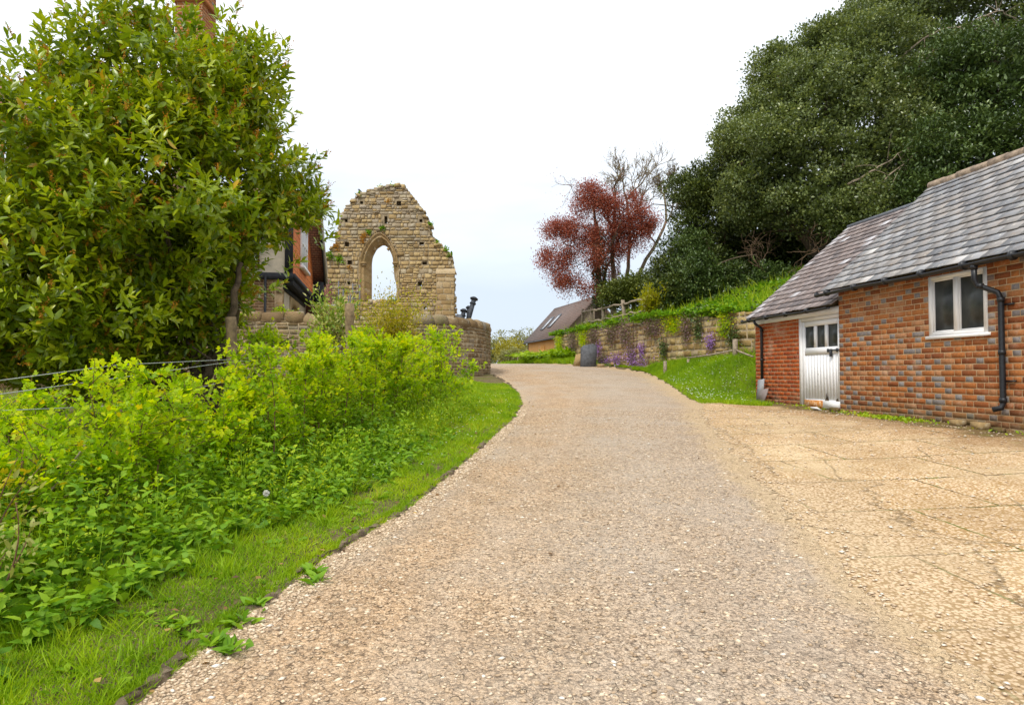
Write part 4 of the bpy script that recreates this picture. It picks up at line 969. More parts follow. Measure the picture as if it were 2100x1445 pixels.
# jettied gable, hung with tiles
J0, J1, JU = 0.0, 7.0, .36
ZJ, ZE, ZA = 5.32, 7.55, 10.2
mb = MB(); vm = (J0 + J1) / 2
WH = (2.05, 4.1, 5.95, 7.7)
cellwall(mb, lambda s, z, d: H(JU + d, s, z), J0, J1, ZJ, 7.75, 0., WH)
mb.add([H(JU, J0, 7.75), H(JU, J1, 7.75), H(JU, vm, 9.05)], None, [(0, 1, 2)])
mb.build('tile_hanging', M['tilehang'], house)
mb = MB(); f_ = lambda s, z, d: H(JU + d, s, z)
for a, b, c, d_ in ((2.05, 2.17, 5.95, 7.7), (3.98, 4.1, 5.95, 7.7), (2.17, 3.98, 7.58, 7.7), (2.17, 3.98, 5.95, 6.06), (2.72, 2.80, 6.06, 7.58), (3.34, 3.42, 6.06, 7.58), (2.17, 2.72, 6.85, 6.91), (2.80, 3.34, 6.85, 6.91), (3.42, 3.98, 6.85, 6.91)):
    mb.box(f_((a + b) / 2, (c + d_) / 2, .02), hv * (b - a) / 2, UPZ * (d_ - c) / 2, hu * .06)
mb.box(f_(3.07, 5.89, .08), hv * 1.15, UPZ * .055, hu * .1)
wn = mb.build('window', M['frame'], house)
mb = MB(); mb.box(f_(3.07, 6.8, -.05), hv * .92, UPZ * .78, hu * .008); mb.build('pane', M['glass'], wn)
mb = MB(); mb.box(H(JU - .16, vm, ZJ - .09), hu * .24, hv * 3.58, UPZ * .085)
for v in np.arange(.12, 7.0, .34): mb.box(H(JU - .2, v, ZJ - .30), hu * .2, hv * .075, UPZ * .12)
mb.box(H(-.02, vm, ZJ - .5), hu * .05, hv * 3.5, UPZ * .08)
mb.build('jetty_beam', M['timber_black'], house)
# front of the upper floor: black timber with pale panels
mb = MB(); mb.add([H(-11, -.06, 5.3), H(JU, -.06, 5.3), H(JU, -.06, 8.3), H(-11, -.06, 8.3)], [(0, 1, 2, 3)]); mb.build('panel', M['render_cream'], house)
mb = MB()
for u in (JU - .14, -.95, -1.9, -2.85, -3.8, -4.75, -5.7): mb.box(H(u, -.09, 6.7), hu * .14, hv * .06, UPZ * 1.42)
for z in (5.2, 6.7, 8.1): mb.box(H(-3, -.10, z), hu * 3.36, hv * .055, UPZ * .12)
mb.build('timber_frame', M['timber_black'], house)
# main roof, its ridge running left
def roofpl(mb, a, b, c, d, th=.12, mat=0):
    n_ = unit(np.cross(b - a, d - a)); n_ = n_ if n_[2] > 0 else -n_
    V = [a, b, c, d] + [p - n_ * th for p in (a, b, c, d)]
    mb.add(V, [(0, 1, 2, 3), (7, 6, 5, 4), (0, 4, 5, 1), (1, 5, 6, 2), (2, 6, 7, 3), (3, 7, 4, 0)], None, .5, mat)
mb = MB(); ov = .55; zk = 7.0
roofpl(mb, H(JU + .5, vm, 9.35), H(JU + .5, J1 + .55, zk - 1.0), H(-11, J1 + .55, zk - 1.0), H(-11, vm, 9.35))
roofpl(mb, H(JU + .5, vm, 9.35), H(JU + .5, -.5, 7.8), H(-11, -.5, 7.8), H(-11, vm, 9.35))
rf = mb.build('roof', M['clay_roof'], house)
mb = MB()
a = H(JU + .52, vm, 9.22); b = H(JU + .52, J1 + .6, zk - 1.15); d_ = unit(b - a); n_ = unit(np.cross(d_, hu))
mb.box((a + b) / 2 - n_ * (.0), d_ * np.linalg.norm(b - a) / 2, hu * .03, n_ * .16)
b2 = H(JU + .52, -.55, 7.65); d2 = unit(b2 - a); n2 = unit(np.cross(d2, hu)); mb.box((a + b2) / 2, d2 * np.linalg.norm(b2 - a) / 2, hu * .03, n2 * .16)
mb.build('bargeboard', M['timber_black'], rf)
mb = MB(); mb.box((a + b) / 2 + hu * .05 + (n_ if n_[2] > 0 else -n_) * .17, d_ * np.linalg.norm(b - a) / 2, hu * .07, n_ * .035); mb.build('verge_trim', M['frame'], rf)
mb = MB(); mb.box(H(JU + .25, J1 + .25, zk - 1.55), hu * .22, hv * .3, UPZ * .5); mb.build('eave_bracket', M['timber_black'], rf)
# low lean-to roof beyond
mb = MB(); a, b, c, d = P(641, 562, 34), P(663, 562, 34), P(668, 645, 32.4), P(625, 645, 32.4)
roofpl(mb, a, b, c, d); mb.box((P(668, 645, 33) + P(664, 562, 34)) / 2 - V3(0, 0, 1.), V3(.03, 0, 0), V3(0, 1.2, 0), V3(0, 0, 1.8), .5, 0)
mb.build('lean_to_roof', M['clay_roof'], house)
# front wing to the left with its tile-hung gable
mb = MB(); Fw = lambda u, v, z: H(u, v, z)
u0, u1, vw = -13.5, -6.2, -6.0; um = (u0 + u1) / 2
mb.add([H(u0, vw, 1), H(u1, vw, 1), H(u1, vw, 4.6), H(u0, vw, 4.6), H(u1, 0, 1), H(u1, 0, 4.6)], [(0, 1, 2, 3), (1, 4, 5, 2)], None, .45); mb.build('wing_wall', M['house_brick'], house)
mb = MB(); mb.add([H(u0, vw - .12, 4.6), H(u1, vw - .12, 4.6), H(u1, vw - .12, 8.0), H(u0, vw - .12, 8.0), H(um, vw - .12, 12.0), H(u1 + .05, vw - .1, 4.6), H(u1 + .05, 0, 4.6), H(u1 + .05, 0, 8.0), H(u1 + .05, vw - .1, 8.0)], [(0, 1, 2, 3), (5, 6, 7, 8)], [(3, 2, 4)]); mb.build('wing_tile_hanging', M['tilehang_front'], house)
mb = MB(); roofpl(mb, H(um, vw - .5, 12.25), H(u1 + .5, vw - .5, 7.6), H(u1 + .5, vm, 7.6), H(um, vm, 12.25)); roofpl(mb, H(um, vw - .5, 12.25), H(u0 - .5, vw - .5, 7.6), H(u0 - .5, vm, 7.6), H(um, vm, 12.25)); mb.build('wing_roof', M['clay_roof'], house)
# chimney
c = P(387, 60, 21.5); mb = MB()
def chim(s, z, d): return V3(c[0] + s, 21.5 - d, z)
mb.box(V3(c[0], 22.0, 10.5), V3(.42, 0, 0), V3(0, .495, 0), V3(0, 0, 4.2), .5, 1); brick_wall(mb, chim, -.44, .44, 9, 14.7, [], r, 'str'); brick_wall(mb, lambda s, z, d: V3(c[0] + .425 + d, 21.5 + s, z), 0, 1, 9, 14.7, [], r, 'str')
mb.box(V3(c[0], 22.0, 13.6), V3(.5, 0, 0), V3(0, .57, 0), V3(0, 0, .08), .4, 0)
mb.build('chimney', [M['brick'], M['mortar']], rf)
mb = MB(); pp = P(544, 560, 24.6); mb.tube([V3(pp[0], 24.62, 1.5), V3(pp[0], 24.62, 5.2)], .05, 8); mb.build('downpipe', M['iron'], house)
# ------------------------------------------------------------------ generic pieces
def stick(name, label, cat, a, b, rad, mat, group=None, n=5, wob=.01, seed=0):
    rr = np.random.RandomState(seed); a, b = np.asarray(a), np.asarray(b); t = np.linspace(0, 1, n)[:, None]
    g = MB(); g.tube(a + (b - a) * t + rr.normal(size=(n, 3)) * wob, np.linspace(rad, rad * .9, n), 8); return tag(g.build(name, mat, loc=a), label, cat, group)
# wire fence on the left
fence = thing('wire_fence', 'wire fence of rough timber stakes behind the hedge', 'fence', (-3.5, 8, .7))
fx = [(-4.15, 3.4, 1.55), (*P(472, 650, 8.4)[:2], P(472, 650, 8.4)[2]), (*P(717, 622, 13.6)[:2], P(717, 622, 13.6)[2])]
ends = []
for i, (x, y, z) in enumerate(fx):
    g = MB(); b = V3(x + (.09 if i == 1 else .03), y, float(T(x, y)) - .1); t = V3(x, y, z)
    rad = .066 if i == 1 else .085
    rr = np.random.RandomState(i); m = 9; tt_ = np.linspace(0, 1, m)[:, None]
    g.tube(b + (t - b) * tt_ + rr.normal(size=(m, 3)) * .006, rad * (1 + .06 * rr.normal(size=m)), 10); g.build('post', M['wood_post'], fence, smooth=True)
wp = [[P(-200, 800, 3.6), P(0, 780, 4.6), P(240, 748, 6.3), P(472, 737, 8.3), P(640, 722, 11.5), P(717, 705, 13.5)], [P(-200, 838, 3.6), P(0, 808, 4.6), P(240, 775, 6.3), P(478, 741, 8.3), P(640, 735, 11.5), P(717, 722, 13.5)], [P(-150, 850, 3.8), P(0, 842, 4.6), P(280, 830, 6.6), P(480, 776, 8.3), P(640, 760, 11.5), P(717, 748, 13.5)]]
for w_ in wp:
    g = MB(); w_ = np.array(w_); t = np.linspace(0, len(w_) - 1, 40); g.tube(np.stack([np.interp(t, range(len(w_)), w_[:, j]) for j in range(3)], 1), .0042, 4); g.build('wire', M['wire'], fence)
# low timber rail seen under the shrub
stick('fallen_rail', 'weathered timber lying level behind the hedge under the shrub', 'timber', P(-60, 822, 9.2), P(215, 818, 9.4), .05, M['wood_grey'], seed=4)
# ------------------------------------------------------------------ big laurel shrub
r = np.random.RandomState(61)
lau = thing('laurel_tree', 'huge glossy evergreen laurel bush towering over the hedge at the left', 'tree', (-4.2, 9.2, float(T(-4.2, 9.2))))
def B(px, py, D, rad): return (P(px, py, D), rad)
lb = [B(365, 175, 9.0, (1.0, 1.0, 1.25)), B(100, 300, 8.2, (1.35, 1.3, 1.3)), B(470, 350, 9.3, (.88, 1.0, .95)), B(305, 420, 8.3, (1.42, 1.3, 1.3)), B(70, 570, 7.9, (1.2, 1.1, 1.0)), B(-130, 350, 9, (1.9, 1.6, 1.8)), B(375, 560, 9.9, (.68, .8, .75)), B(250, 620, 8.8, (1.2, 1.1, .75)), B(60, 680, 7.9, (1.0, 1.0, .5)), B(190, 690, 8.6, (.9, .9, .42)), B(340, 640, 9.2, (.6, .7, .5)), B(325, 355, 9.3, (1.0, .8, .9)), B(190, 390, 9.0, (.9, .8, .9)), B(425, 200, 9.4, (.72, .9, 1.05)), B(530, 400, 9.6, (.64, .8, .40))]
mb = MB(); tb = V3(-4.2, 9.3, float(T(-4.2, 9.3)) - .1)
for i, (x, y, D, rr_) in enumerate(((385, 165, 9., .12), (100, 320, 8.6, .11), (515, 400, 9.4, .09), (330, 430, 8.8, .1), (-100, 380, 9.2, .1), (470, 600, 9.8, .07), (250, 560, 9, .09), (60, 560, 8.6, .08))):
    e = P(x, y, D); b = tb + V3(r.normal() * .25, r.normal() * .2, 0); m_ = (b + e) / 2 + V3(r.normal() * .3, .2, -.25 + .3 * r.rand())
    pts = bez(b, m_, e, 10); mb.tube(pts, np.linspace(rr_, .02, 10), 8)
    for j in range(7):
        k0 = pts[r.randint(3, 9)]; mb.tube(bez(k0, k0 + rdir(r, 1)[0] * .4, k0 + rdir(r, 1)[0] * 1.0 + V3(0, -.2, .2)), np.linspace(.022, .007, 8), 5)
for pth in ([(430, 760, 9.2), (470, 690, 9.0), (482, 600, 8.9), (495, 540, 9)], [(380, 800, 9.0), (330, 700, 8.8), (250, 660, 8.6), (170, 640, 8.4)], [(420, 780, 9.1), (440, 700, 9.2), (420, 620, 9.3), (360, 560, 9.3)], [(400, 790, 9), (240, 720, 8.6), (190, 690, 8.4), (150, 700, 8.3)]):
    p = np.array([P(*q) for q in pth]); t = np.linspace(0, 3, 14); mb.tube(np.stack([np.interp(t, range(4), p[:, j]) for j in range(3)], 1) + r.normal(size=(14, 3)) * .012, np.linspace(.075, .03, 14), 7)
mb.build('trunk', M['bark'], lau, smooth=True)
mb = MB(); nS = 5600; p, d = blob_pts(clumps(lb, 30, .42, r, .7), nS, r, .45, 1.1)
p2, d2 = blob_pts(lb, 2400, r, .40, .80); p = np.vstack([p, p2]); d = np.vstack([d, d2]); nS = len(p)
sd = unit(d * .75 + V3(0, 0, .55) + r.normal(size=(nS, 3)) * .35); sl = .20 + .16 * r.rand(nS); nl = 10
# long shoots that break the outline
for x, y, D in ((90, 42, 8.2), (150, 60, 8.3), (240, 70, 8.6), (290, 62, 8.7), (205, 110, 8.3), (30, 90, 8), (480, 12, 9.2), (515, 100, 9.3), (540, 140, 9.3), (400, 10, 9), (350, 15, 9), (600, 235, 9.3), (625, 300, 9.4), (640, 330, 9.4), (655, 380, 9.5), (690, 440, 9.5), (670, 460, 9.5), (575, 565, 8.6), (600, 520, 9), (545, 165, 9.3), (560, 210, 9.3), (650, 300, 9.4), (455, 20, 9)):
    for j in range(2):
        p = np.vstack([p, P(x + r.normal() * 6 - (8 if x > 500 else 0), y + 26 + r.normal() * 5, D)]); v = V3((x - 330) / 420 + r.normal() * .2, -.1, 1.0 if y < 250 else .35); sd = np.vstack([sd, unit(v)]); sl = np.append(sl, .34)
nS = len(p); t = (np.arange(nl) + .5) / nl
pos = p[:, None] + sd[:, None] * (sl[:, None] * (t - .6)[None])[..., None]
ang = (np.arange(nl) * 2.4)[None] + r.rand(nS)[:, None] * 6.28
ref = unit(np.cross(sd, V3(.3, .2, 1) + 0 * sd)); ref2 = np.cross(sd, ref)
rd = np.cos(ang)[..., None] * ref[:, None] + np.sin(ang)[..., None] * ref2[:, None]
ld = unit(rd * (1.15 - .75 * t)[None, :, None] + sd[:, None] * (.25 + .8 * t)[None, :, None] + r.normal(size=(nS, nl, 3)) * .16)
sz = (.094 + .06 * r.rand(nS, nl)) * np.where(t > .85, .8, 1.)[None]
up_ = sd[:, None] + V3(0, 0, .6) + r.normal(size=(nS, nl, 3)) * .25
tn = np.clip(.42 * r.rand(nS)[:, None] + .42 * r.rand(nS, nl) + .10 * t[None], 0, .95); rare = r.rand(nS, nl); tn = np.where(rare < .016, .955 + .045 * r.rand(nS, nl), tn)
leaves(mb, L_LONG, pos.reshape(-1, 3), ld.reshape(-1, 3), sz.ravel(), tn.ravel(), r, up=up_.reshape(-1, 3))
mb.build('crown', M['laurel'], lau, smooth=True)
mb = MB(); sel = r.rand(nS) < .20; ps = p[sel] + sd[sel] * .06; ds = sd[sel]
for a, b in zip(ps, ds):
    for j in range(r.randint(2, 5)):
        v = unit(b + r.normal(size=3) * .4 + V3(0, 0, .5)); L_ = r.uniform(.09, .16); q = a[None] + b * .05 + v * np.linspace(0, L_, 14)[:, None]
        leaves(mb, L_DIA, q, r.normal(size=(14, 3)) + v * .3, .017 + .014 * r.rand(14), r.rand(14), r)
mb.build('flower_spikes', M['spent'], lau)
# ------------------------------------------------------------------ hedge saplings
r = np.random.RandomState(71)
def sapling(x, y, h, label, w=.42, nst=5, dens=1., mat='hawthorn', tlo=0., thi=1., lsize=.036, shape=L_HAW):
    z = float(T(x, y)); hv_ = (1.05, .8, 1., .72, .95, 1.08, .82, 1.02, .9, 1.06, .85); h *= .9 * hv_[int(y * 7.3) % 11]; w *= .9; o = thing('hawthorn_sapling', label, 'sapling', (x, y, z), 'young hawthorns of the hedge')
    st = MB(); pts = []; tw = []
    for i in range(nst):
        a = r.rand() * 6.28; b = V3(x + .12 * math.cos(a), y + .12 * math.sin(a), z - .05); hh = h * r.uniform(.7, 1.05) if i else h
        e = b + V3(w * .8 * math.cos(a) * r.rand(), w * .8 * math.sin(a) * r.rand(), hh); e = e if i < nst - 2 else b + (e - b) * V3(1.5, 1.5, .55); c = bez(b, (b + e) / 2 + V3(r.normal() * .06, r.normal() * .06, .05), e, 9); st.tube(c, np.linspace(.0095, .003, 9), 5)
        for j in range(int(10 * h + 5)):
            k_ = r.randint(2, 9) if r.rand() < .8 else 8; q = c[k_]; v = unit(V3(r.normal(), r.normal(), r.uniform(.1, 1.1))); L_ = r.uniform(.15, .45) * (1.15 - .06 * k_) * (w / .42)
            g = bez(q, q + v * L_ * .5 + V3(0, 0, .02), q + v * L_ + V3(0, 0, r.uniform(-.03, .06)), 6); st.tube(g, np.linspace(.0045, .0018, 6), 3, cap=False); tw.append(g)
        tw.append(c[3:])
    st.build('stem', M['bark_twig'], o)
    lf = MB()
    for g in tw:
        n_ = int(r.randint(26, 46) * dens); t = r.rand(n_) * (len(g) - 1); q = np.stack([np.interp(t, range(len(g)), g[:, j]) for j in range(3)], 1) + r.normal(size=(n_, 3)) * .028
        dv = r.normal(size=(n_, 3)) * .8 + unit(g[-1] - g[0]) * .5 + V3(0, 0, .25); hz_ = (q[:, 2] - z) / h
        tn = np.clip(.25 + .45 * (r.rand() - .5) + .45 * (r.rand(n_) - .3) + .35 * (t / len(g)) * (hz_ > .5), tlo, .84 * thi); tn = np.where(r.rand(n_) < .02, .97, tn)
        leaves(lf, shape, q, dv, lsize * (.45 + 1.1 * r.rand(n_) ** 1.5), tn, r)
    lf.build('foliage', M[mat], o); return o
LB = ['low sparse hawthorn at the near left end of the hedge', 'hawthorn rising over the nettles below the lowest wire', 'bushy hawthorn over the toothed nettle patch', 'hawthorn just left of the dandelion clock', 'upright hawthorn in front of the nearest fence stake',
      'tall hawthorn standing just right of the nearest fence stake', 'hawthorn with bare brown stems showing at mid hedge', 'dense lime green hawthorn below the second fence stake', 'hawthorn in front of the broken stretch of stone wall', 'tall dense hawthorn in front of the curved wall end', 'last hawthorn at the far road end of the hedge',
      'rear hawthorn under the middle wire at the left edge', 'rear hawthorn between the left edge and the nearest stake', 'rear hawthorn at the foot of the nearest stake', 'rear hawthorn behind the stake line under the boundary wall', 'rear hawthorn directly below the yellow shrub', 'rear hawthorn close against the boundary wall']
spec = [(-3.35, 4.5, .95, .45), (-2.95, 5.3, 1.05, .45), (-2.75, 6.2, 1.2, .45), (-2.5, 7.0, 1.3, .42), (-2.4, 7.9, 1.42, .42), (-2.25, 8.7, 1.55, .45), (-2.1, 9.6, 1.5, .45), (-1.95, 10.6, 1.42, .5), (-1.75, 11.7, 1.5, .5), (-1.52, 12.9, 1.6, .55), (-1.35, 14.3, 1.5, .6),
        (-4.1, 5.9, .95, .5), (-3.7, 7.2, 1.0, .5), (-3.3, 8.8, 1.35, .5), (-2.95, 10.2, 1.4, .5), (-2.55, 11.8, 1.35, .55), (-2.2, 14.2, 1.45, .6)]
for (x, y, h, w), lb_ in zip(spec, LB): sapling(x, y, h, lb_, w, nst=7 if y < 6 else 7, dens=1.0 if y < 9 else .85, lsize=.046 if y < 9 else .052)
# cane
stick('dead_cane', 'pale dead cane leaning through the near hedge', 'stick', P(40, 1100, 4.4), P(178, 905, 5.2), .008, M['wood_grey'], n=8, wob=.006, seed=3)
stick('dead_branch', 'dark brown dead stem standing at the left edge of the hedge', 'stick', P(22, 1125, 4.3), P(52, 920, 4.5), .009, M['bark_twig'], n=8, wob=.006, seed=5)
# privet twig with pale leaves at the left edge
def shrub(name, label, cat, base, h, w, mat, n=900, shape=L_MID, size=.05, stems=9, group=None, up=.5, seed=0, tint=(0, 1), lo=.2):
    rr = np.random.RandomState(seed + 900); o = thing(name, label, cat, base, group); b = np.asarray(base, float)
    st = MB(); ends = []
    for i in range(stems):
        e = b + V3(rr.normal() * w * .5, rr.normal() * w * .5, h * rr.uniform(.6, 1.)); c = bez(b + V3(rr.normal() * .04, rr.normal() * .04, -.05), b + V3(0, 0, h * .5) + rr.normal(size=3) * .08, e); st.tube(c, np.linspace(.012, .003, 8) * min(1., h), 4); ends.append(c)
    st.build('stem', M['bark_twig'], o); lf = MB()
    for c in ends:
        m = n // stems; t = lo * 7 + rr.rand(m) * 7 * (1 - lo); q = np.stack([np.interp(t, range(8), c[:, j]) for j in range(3)], 1) + rr.normal(size=(m, 3)) * V3(w, w, h * .7) * .17
        leaves(lf, shape, q, (q - b - V3(0, 0, h * .4)) * 1.1 / max(h, .3) + rr.normal(size=(m, 3)) * .5 + V3(0, 0, up * .4), size * (.6 + .7 * rr.rand(m)), tint[0] + (tint[1] - tint[0]) * rr.rand(m), rr)
    lf.build('foliage', M[mat], o); return o
x, y, z = P(15, 1200, 3.5); shrub('privet_bush', 'privet sprig with pale cream leaves cut by the left edge', 'shrub', (x - .12, y, float(T(x, y))), .66, .30, 'pale_leaf', 150, L_MID, .05, 7, seed=1, lo=.6)
x, y, z = P(5, 1120, 3.9); shrub('yellow_privet_bush', 'small golden leaved shrub above the cream sprig at the left edge', 'shrub', (x - .1, y, float(T(x, y))), .75, .35, 'yellow_leaf', 220, L_MID, .045, 6, seed=2, lo=.6)
x, y, z = P(510, 1180, 4.9); 
# nettles
r = np.random.RandomState(81); mb = MB(); N = 850
y = 2.9 + 7.0 * r.rand(N) ** 1.15; e = .62 + 1.9 * r.rand(N) - .03 * np.clip(y - 4, 0, 4) ; x = XL(y) - e
keep = x > -.82 * y - .3; x, y = x[keep], y[keep]; N = len(x); zz = T(x, y)
hh = (.18 + .34 * r.rand(N)) * np.clip((XL(y) - x - .55) / .7, .4, 1.15)
for k_ in range(6):
    f = (k_ + 1.0) / 6; a0 = r.rand(N) * 3.14 + k_ * 1.57
    for s_ in (0, math.pi):
        d = np.stack([np.cos(a0 + s_), np.sin(a0 + s_), -.05 + .35 * np.full(N, f) + .35 * r.normal(size=N)], -1) + .25 * r.normal(size=(N, 3))
        pos = np.stack([x + .03 * r.normal(size=N), y + .03 * r.normal(size=N), zz + hh * f], -1)
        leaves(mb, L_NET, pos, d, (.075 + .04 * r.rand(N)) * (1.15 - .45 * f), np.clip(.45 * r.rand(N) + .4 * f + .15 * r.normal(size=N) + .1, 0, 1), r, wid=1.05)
tag(mb.build('nettles', M['nettle'], smooth=True), 'dark green toothed nettles massed along the hedge foot', 'nettles', kind='stuff')
# finer herbs between the nettles
mb = MB()
for cx in range(420):
    y0 = 3.2 + 11 * r.rand() ** 1.2; x0 = XL(y0) - .7 - 1.5 * r.rand() - .2 * (y0 < 5); h = r.uniform(.15, .5); n = r.randint(24, 60); z0 = float(T(x0, y0)); f = r.rand(n) ** .7; a = r.rand(n) * 6.28; w_ = .05 + .10 * (1 - f)
    leaves(mb, L_DIA if cx % 2 else L_MID, np.stack([x0 + np.cos(a) * w_, y0 + np.sin(a) * w_, z0 + h * f], -1), np.stack([np.cos(a), np.sin(a), .2 + r.rand(n)], -1), r.uniform(.022, .05) * (.6 + .7 * r.rand(n)), np.clip(r.uniform(.1, .9) + .2 * r.normal(size=n), 0, .84), r, wid=r.uniform(.6, 1.3))
    mb.tube([V3(x0, y0, z0), V3(x0 + .03 * r.normal(), y0 + .03 * r.normal(), z0 + h)], .003, 3, .2)
tag(mb.build('hedge_herbs', M['grass']), 'small mixed wild herbs growing among the nettles', 'weeds', kind='stuff')
# ------------------------------------------------------------------ grass
r = np.random.RandomState(91)
def blades(mb, x, y, h, w, r, tl=0., th=1., lean=.5, dz=0.):
    n = len(x); z = T(x, y) + dz; d = unit(np.stack([r.normal(size=n) * lean, r.normal(size=n) * lean, np.ones(n)], -1))
    up_ = np.stack([r.normal(size=n), r.normal(size=n), np.zeros(n)], -1); h = np.broadcast_to(h, n)
    pat = .5 + .35 * nz(x, y, 1.3, 2.) + .3 * nz(x, y, 4.1, 6.)
    mb.inst(BLADE, frames(d, up_, h, 1.) * np.stack([np.broadcast_to(w, n) / h, np.ones(n), np.ones(n)], -1)[:, None, :], np.stack([x, y, z], -1), np.clip(tl + (th - tl) * (.75 * pat + .5 * r.rand(n) - .12), 0, 1))
mb = MB()
N = 150000; y = 2.6 + 20 * r.rand(N) ** 2.0; e = .0 + 1.75 * r.rand(N) ** .9 * (1 + .25 * (y > 9)); e = np.where(r.rand(N) < .08, .01 + .1 * r.rand(N), e); x = XL(y) - e
kp = (nz(x, y, 1.9, 5.) + .6 * nz(x, y, 5., 1.) > -.62) | (y > 8) | (r.rand(N) < .35); kp &= r.rand(N) < (.6 + 1.6 * e) ; x, y, e = x[kp], y[kp], e[kp]
tall = np.clip(.5 + .5 * nz(x, y, 1.1, 8.), 0, 1)
h = (.03 + .10 * tall ** 1.6 * r.rand(len(x)) + .12 * sst(.6, 1.7, e) * r.rand(len(x)))
blades(mb, x, y, h, .0035 + .0005 * y, r, .0, .84, .75)
# blades leaning out over the worn edge
N = 17000; y2 = 2.6 + 18 * r.rand(N) ** 1.7; x2 = XL(y2) + .01 - .09 * r.rand(N); k2 = nz(x2, y2, 2.3, 3.) > -.5; x2, y2 = x2[k2], y2[k2]; blades(mb, x2, y2, .03 + .05 * r.rand(len(x2)), .0035 + .0006 * y2, r, .0, .9, .8, dz=.0)
# straw
i = r.rand(len(x)) < .05; blades(mb, x[i], y[i], h[i] * 1.1, .004, r, .9, 1., 1.0)
# separate tufts
for cx in range(320):
    y0 = 2.7 + 14 * r.rand() ** 1.5; x0 = XL(y0) - .03 - 1.5 * r.rand() ** .8; n = r.randint(14, 40); blades(mb, x0 + .035 * r.normal(size=n), y0 + .035 * r.normal(size=n), r.uniform(.07, .19) * (.6 + .5 * r.rand(n)), .0042 + .0005 * y0, r, r.uniform(-.1, .3), r.uniform(.7, 1.05), .55)
# long grass under hedge and behind
N = 26000; y = 4 + 18 * r.rand(N) ** 1.3; x = XL(y) - 1.4 - 3.5 * r.rand(N); blades(mb, x, y, .12 + .22 * r.rand(N), .007, r, .0, .75, .4)
N = 9000; y = 5 + 15 * r.rand(N); x = -2.2 - 9 * r.rand(N); blades(mb, x, y, .1 + .2 * r.rand(N), .012, r, .0, .7, .5)
# flat weed rosettes in the verge
tag(mb.build('verge_grass', M['grass']), 'short patchy grass along the left edge of the track', 'grass', kind='stuff')
mb = MB(); N = 330; y = 2.8 + 12 * r.rand(N) ** 1.5; x = XL(y) - .05 - 1.4 * r.rand(N) ** .8
for cx, cy in zip(x, y):
    n = r.randint(5, 10); a = r.rand(n) * 6.28; d = np.stack([np.cos(a), np.sin(a), .25 + .4 * r.rand(n)], -1)
    leaves(mb, L_LONG, np.tile([cx, cy, float(T(cx, cy)) + .01], (n, 1)), d, .02 + .06 * r.rand() * (.5 + r.rand(n)), .2 + .8 * r.rand(n), r)
for px, py in ((645, 1200), (640, 1185), (440, 1330), (490, 1290), (1050, 857), (1040, 860), (520, 1250), (470, 1345)):
    cx, cy, cz = hit(px, py); n = 16; a = r.rand(n) * 6.28; d = np.stack([np.cos(a), np.sin(a), .5 + .7 * r.rand(n)], -1)
    leaves(mb, L_LONG, np.tile([cx, cy, cz + .01], (n, 1)) + r.normal(size=(n, 3)) * .03 * V3(1, 1, .2), d, .06 + .07 * r.rand(n), .2 + .6 * r.rand(n), r)
tag(mb.build('weed_rosettes', M['nettle'], smooth=True), 'flat broad-leaved weeds dotted over the verge and track edge', 'weeds', kind='stuff')
# fallen leaves and twigs
mb = MB(); N = 240; y = 2.6 + 15 * r.rand(N) ** 1.5; x = np.where(r.rand(N) < .6, XL(y) + .16 * r.normal(size=N), XL(y) + (xshed(y) - XL(y)) * r.rand(N)); a = r.rand(N) * 6.28
leaves(mb, L_DIA, np.stack([x, y, T(x, y) + .02 + .02 * (x < XL(y))], -1), np.stack([np.cos(a), np.sin(a), .15 * r.normal(size=N)], -1), .02 + .035 * r.rand(N), r.rand(N), r, wid=1.3)
tag(mb.build('leaf_litter', M['litter']), 'brown fallen leaves scattered along the verge edge and yard', 'leaf litter', kind='stuff')
# right lawn
mb = MB(); N = 95000; y = 15.8 + 14 * r.rand(N) ** 1.1; t = r.rand(N); x = XR(y) + .03 + (np.minimum(XW(y), 9.5) - .2 - XR(y)) * t
kp = ~((x > 6.3) & (y < 18.9)) & (y > 16.5 + .5 * (x < 5.2)) & (x < XW(y) - .1) & (r.rand(N) < .3 + 3 * t); x, y, t = x[kp], y[kp], t[kp]
blades(mb, x, y, .05 + .11 * r.rand(len(x)) + .09 * t * r.rand(len(x)), .012, r, .0, .75, .45)
N = 5000; y = 30 + 17 * r.rand(N); x = np.minimum(XR(y) + .1 + 1.6 * r.rand(N), XW(y) - .1); blades(mb, x, y, .12 + .2 * r.rand(N) * (y > 35), .03, r, 0, .8, .4)
N = 9000; y = 36 + 9 * r.rand(N); x = XR(y) + .05 + (XW(y) - XR(y)) * r.rand(N); blades(mb, x, y, .14 + .22 * r.rand(N), .03, r, 0, .85, .4)
tag(mb.build('lawn_grass', M['grass']), 'lush grass slope between the track and the retaining wall', 'grass', kind='stuff')
# daisies and dandelions
mb = MB(); N = 520; y = np.concatenate([17 + 7 * r.rand(360), 7 + 12 * r.rand(160)]); x = np.concatenate([XR(y[:360]) + .1 + 2.2 * r.rand(360) ** 1.3, XL(y[360:]) - .1 - 1.2 * r.rand(160)])
kp = ~((x > 6.2) & (y < 19)); x, y = x[kp], y[kp]; N = len(x); z = T(x, y) + .08 + .05 * r.rand(N) - .04 * (x < 1)
rad = np.where(x > 1, .020, .010) * (.7 + .6 * r.rand(N))
DISC = (np.array([[math.cos(a), math.sin(a), 0] for a in np.linspace(0, 6.28, 8)[:-1]] + [[0, 0, .3]]), None, np.array([(i, (i + 1) % 7, 7) for i in range(7)]))
mb.inst(DISC, np.tile(np.eye(3), (N, 1, 1)) * rad[:, None, None], np.stack([x, y, z], -1), np.ones(N)); tag(mb.build('daisies', M['daisy']), 'white daisies sprinkled through the grass', 'daisies', kind='stuff')
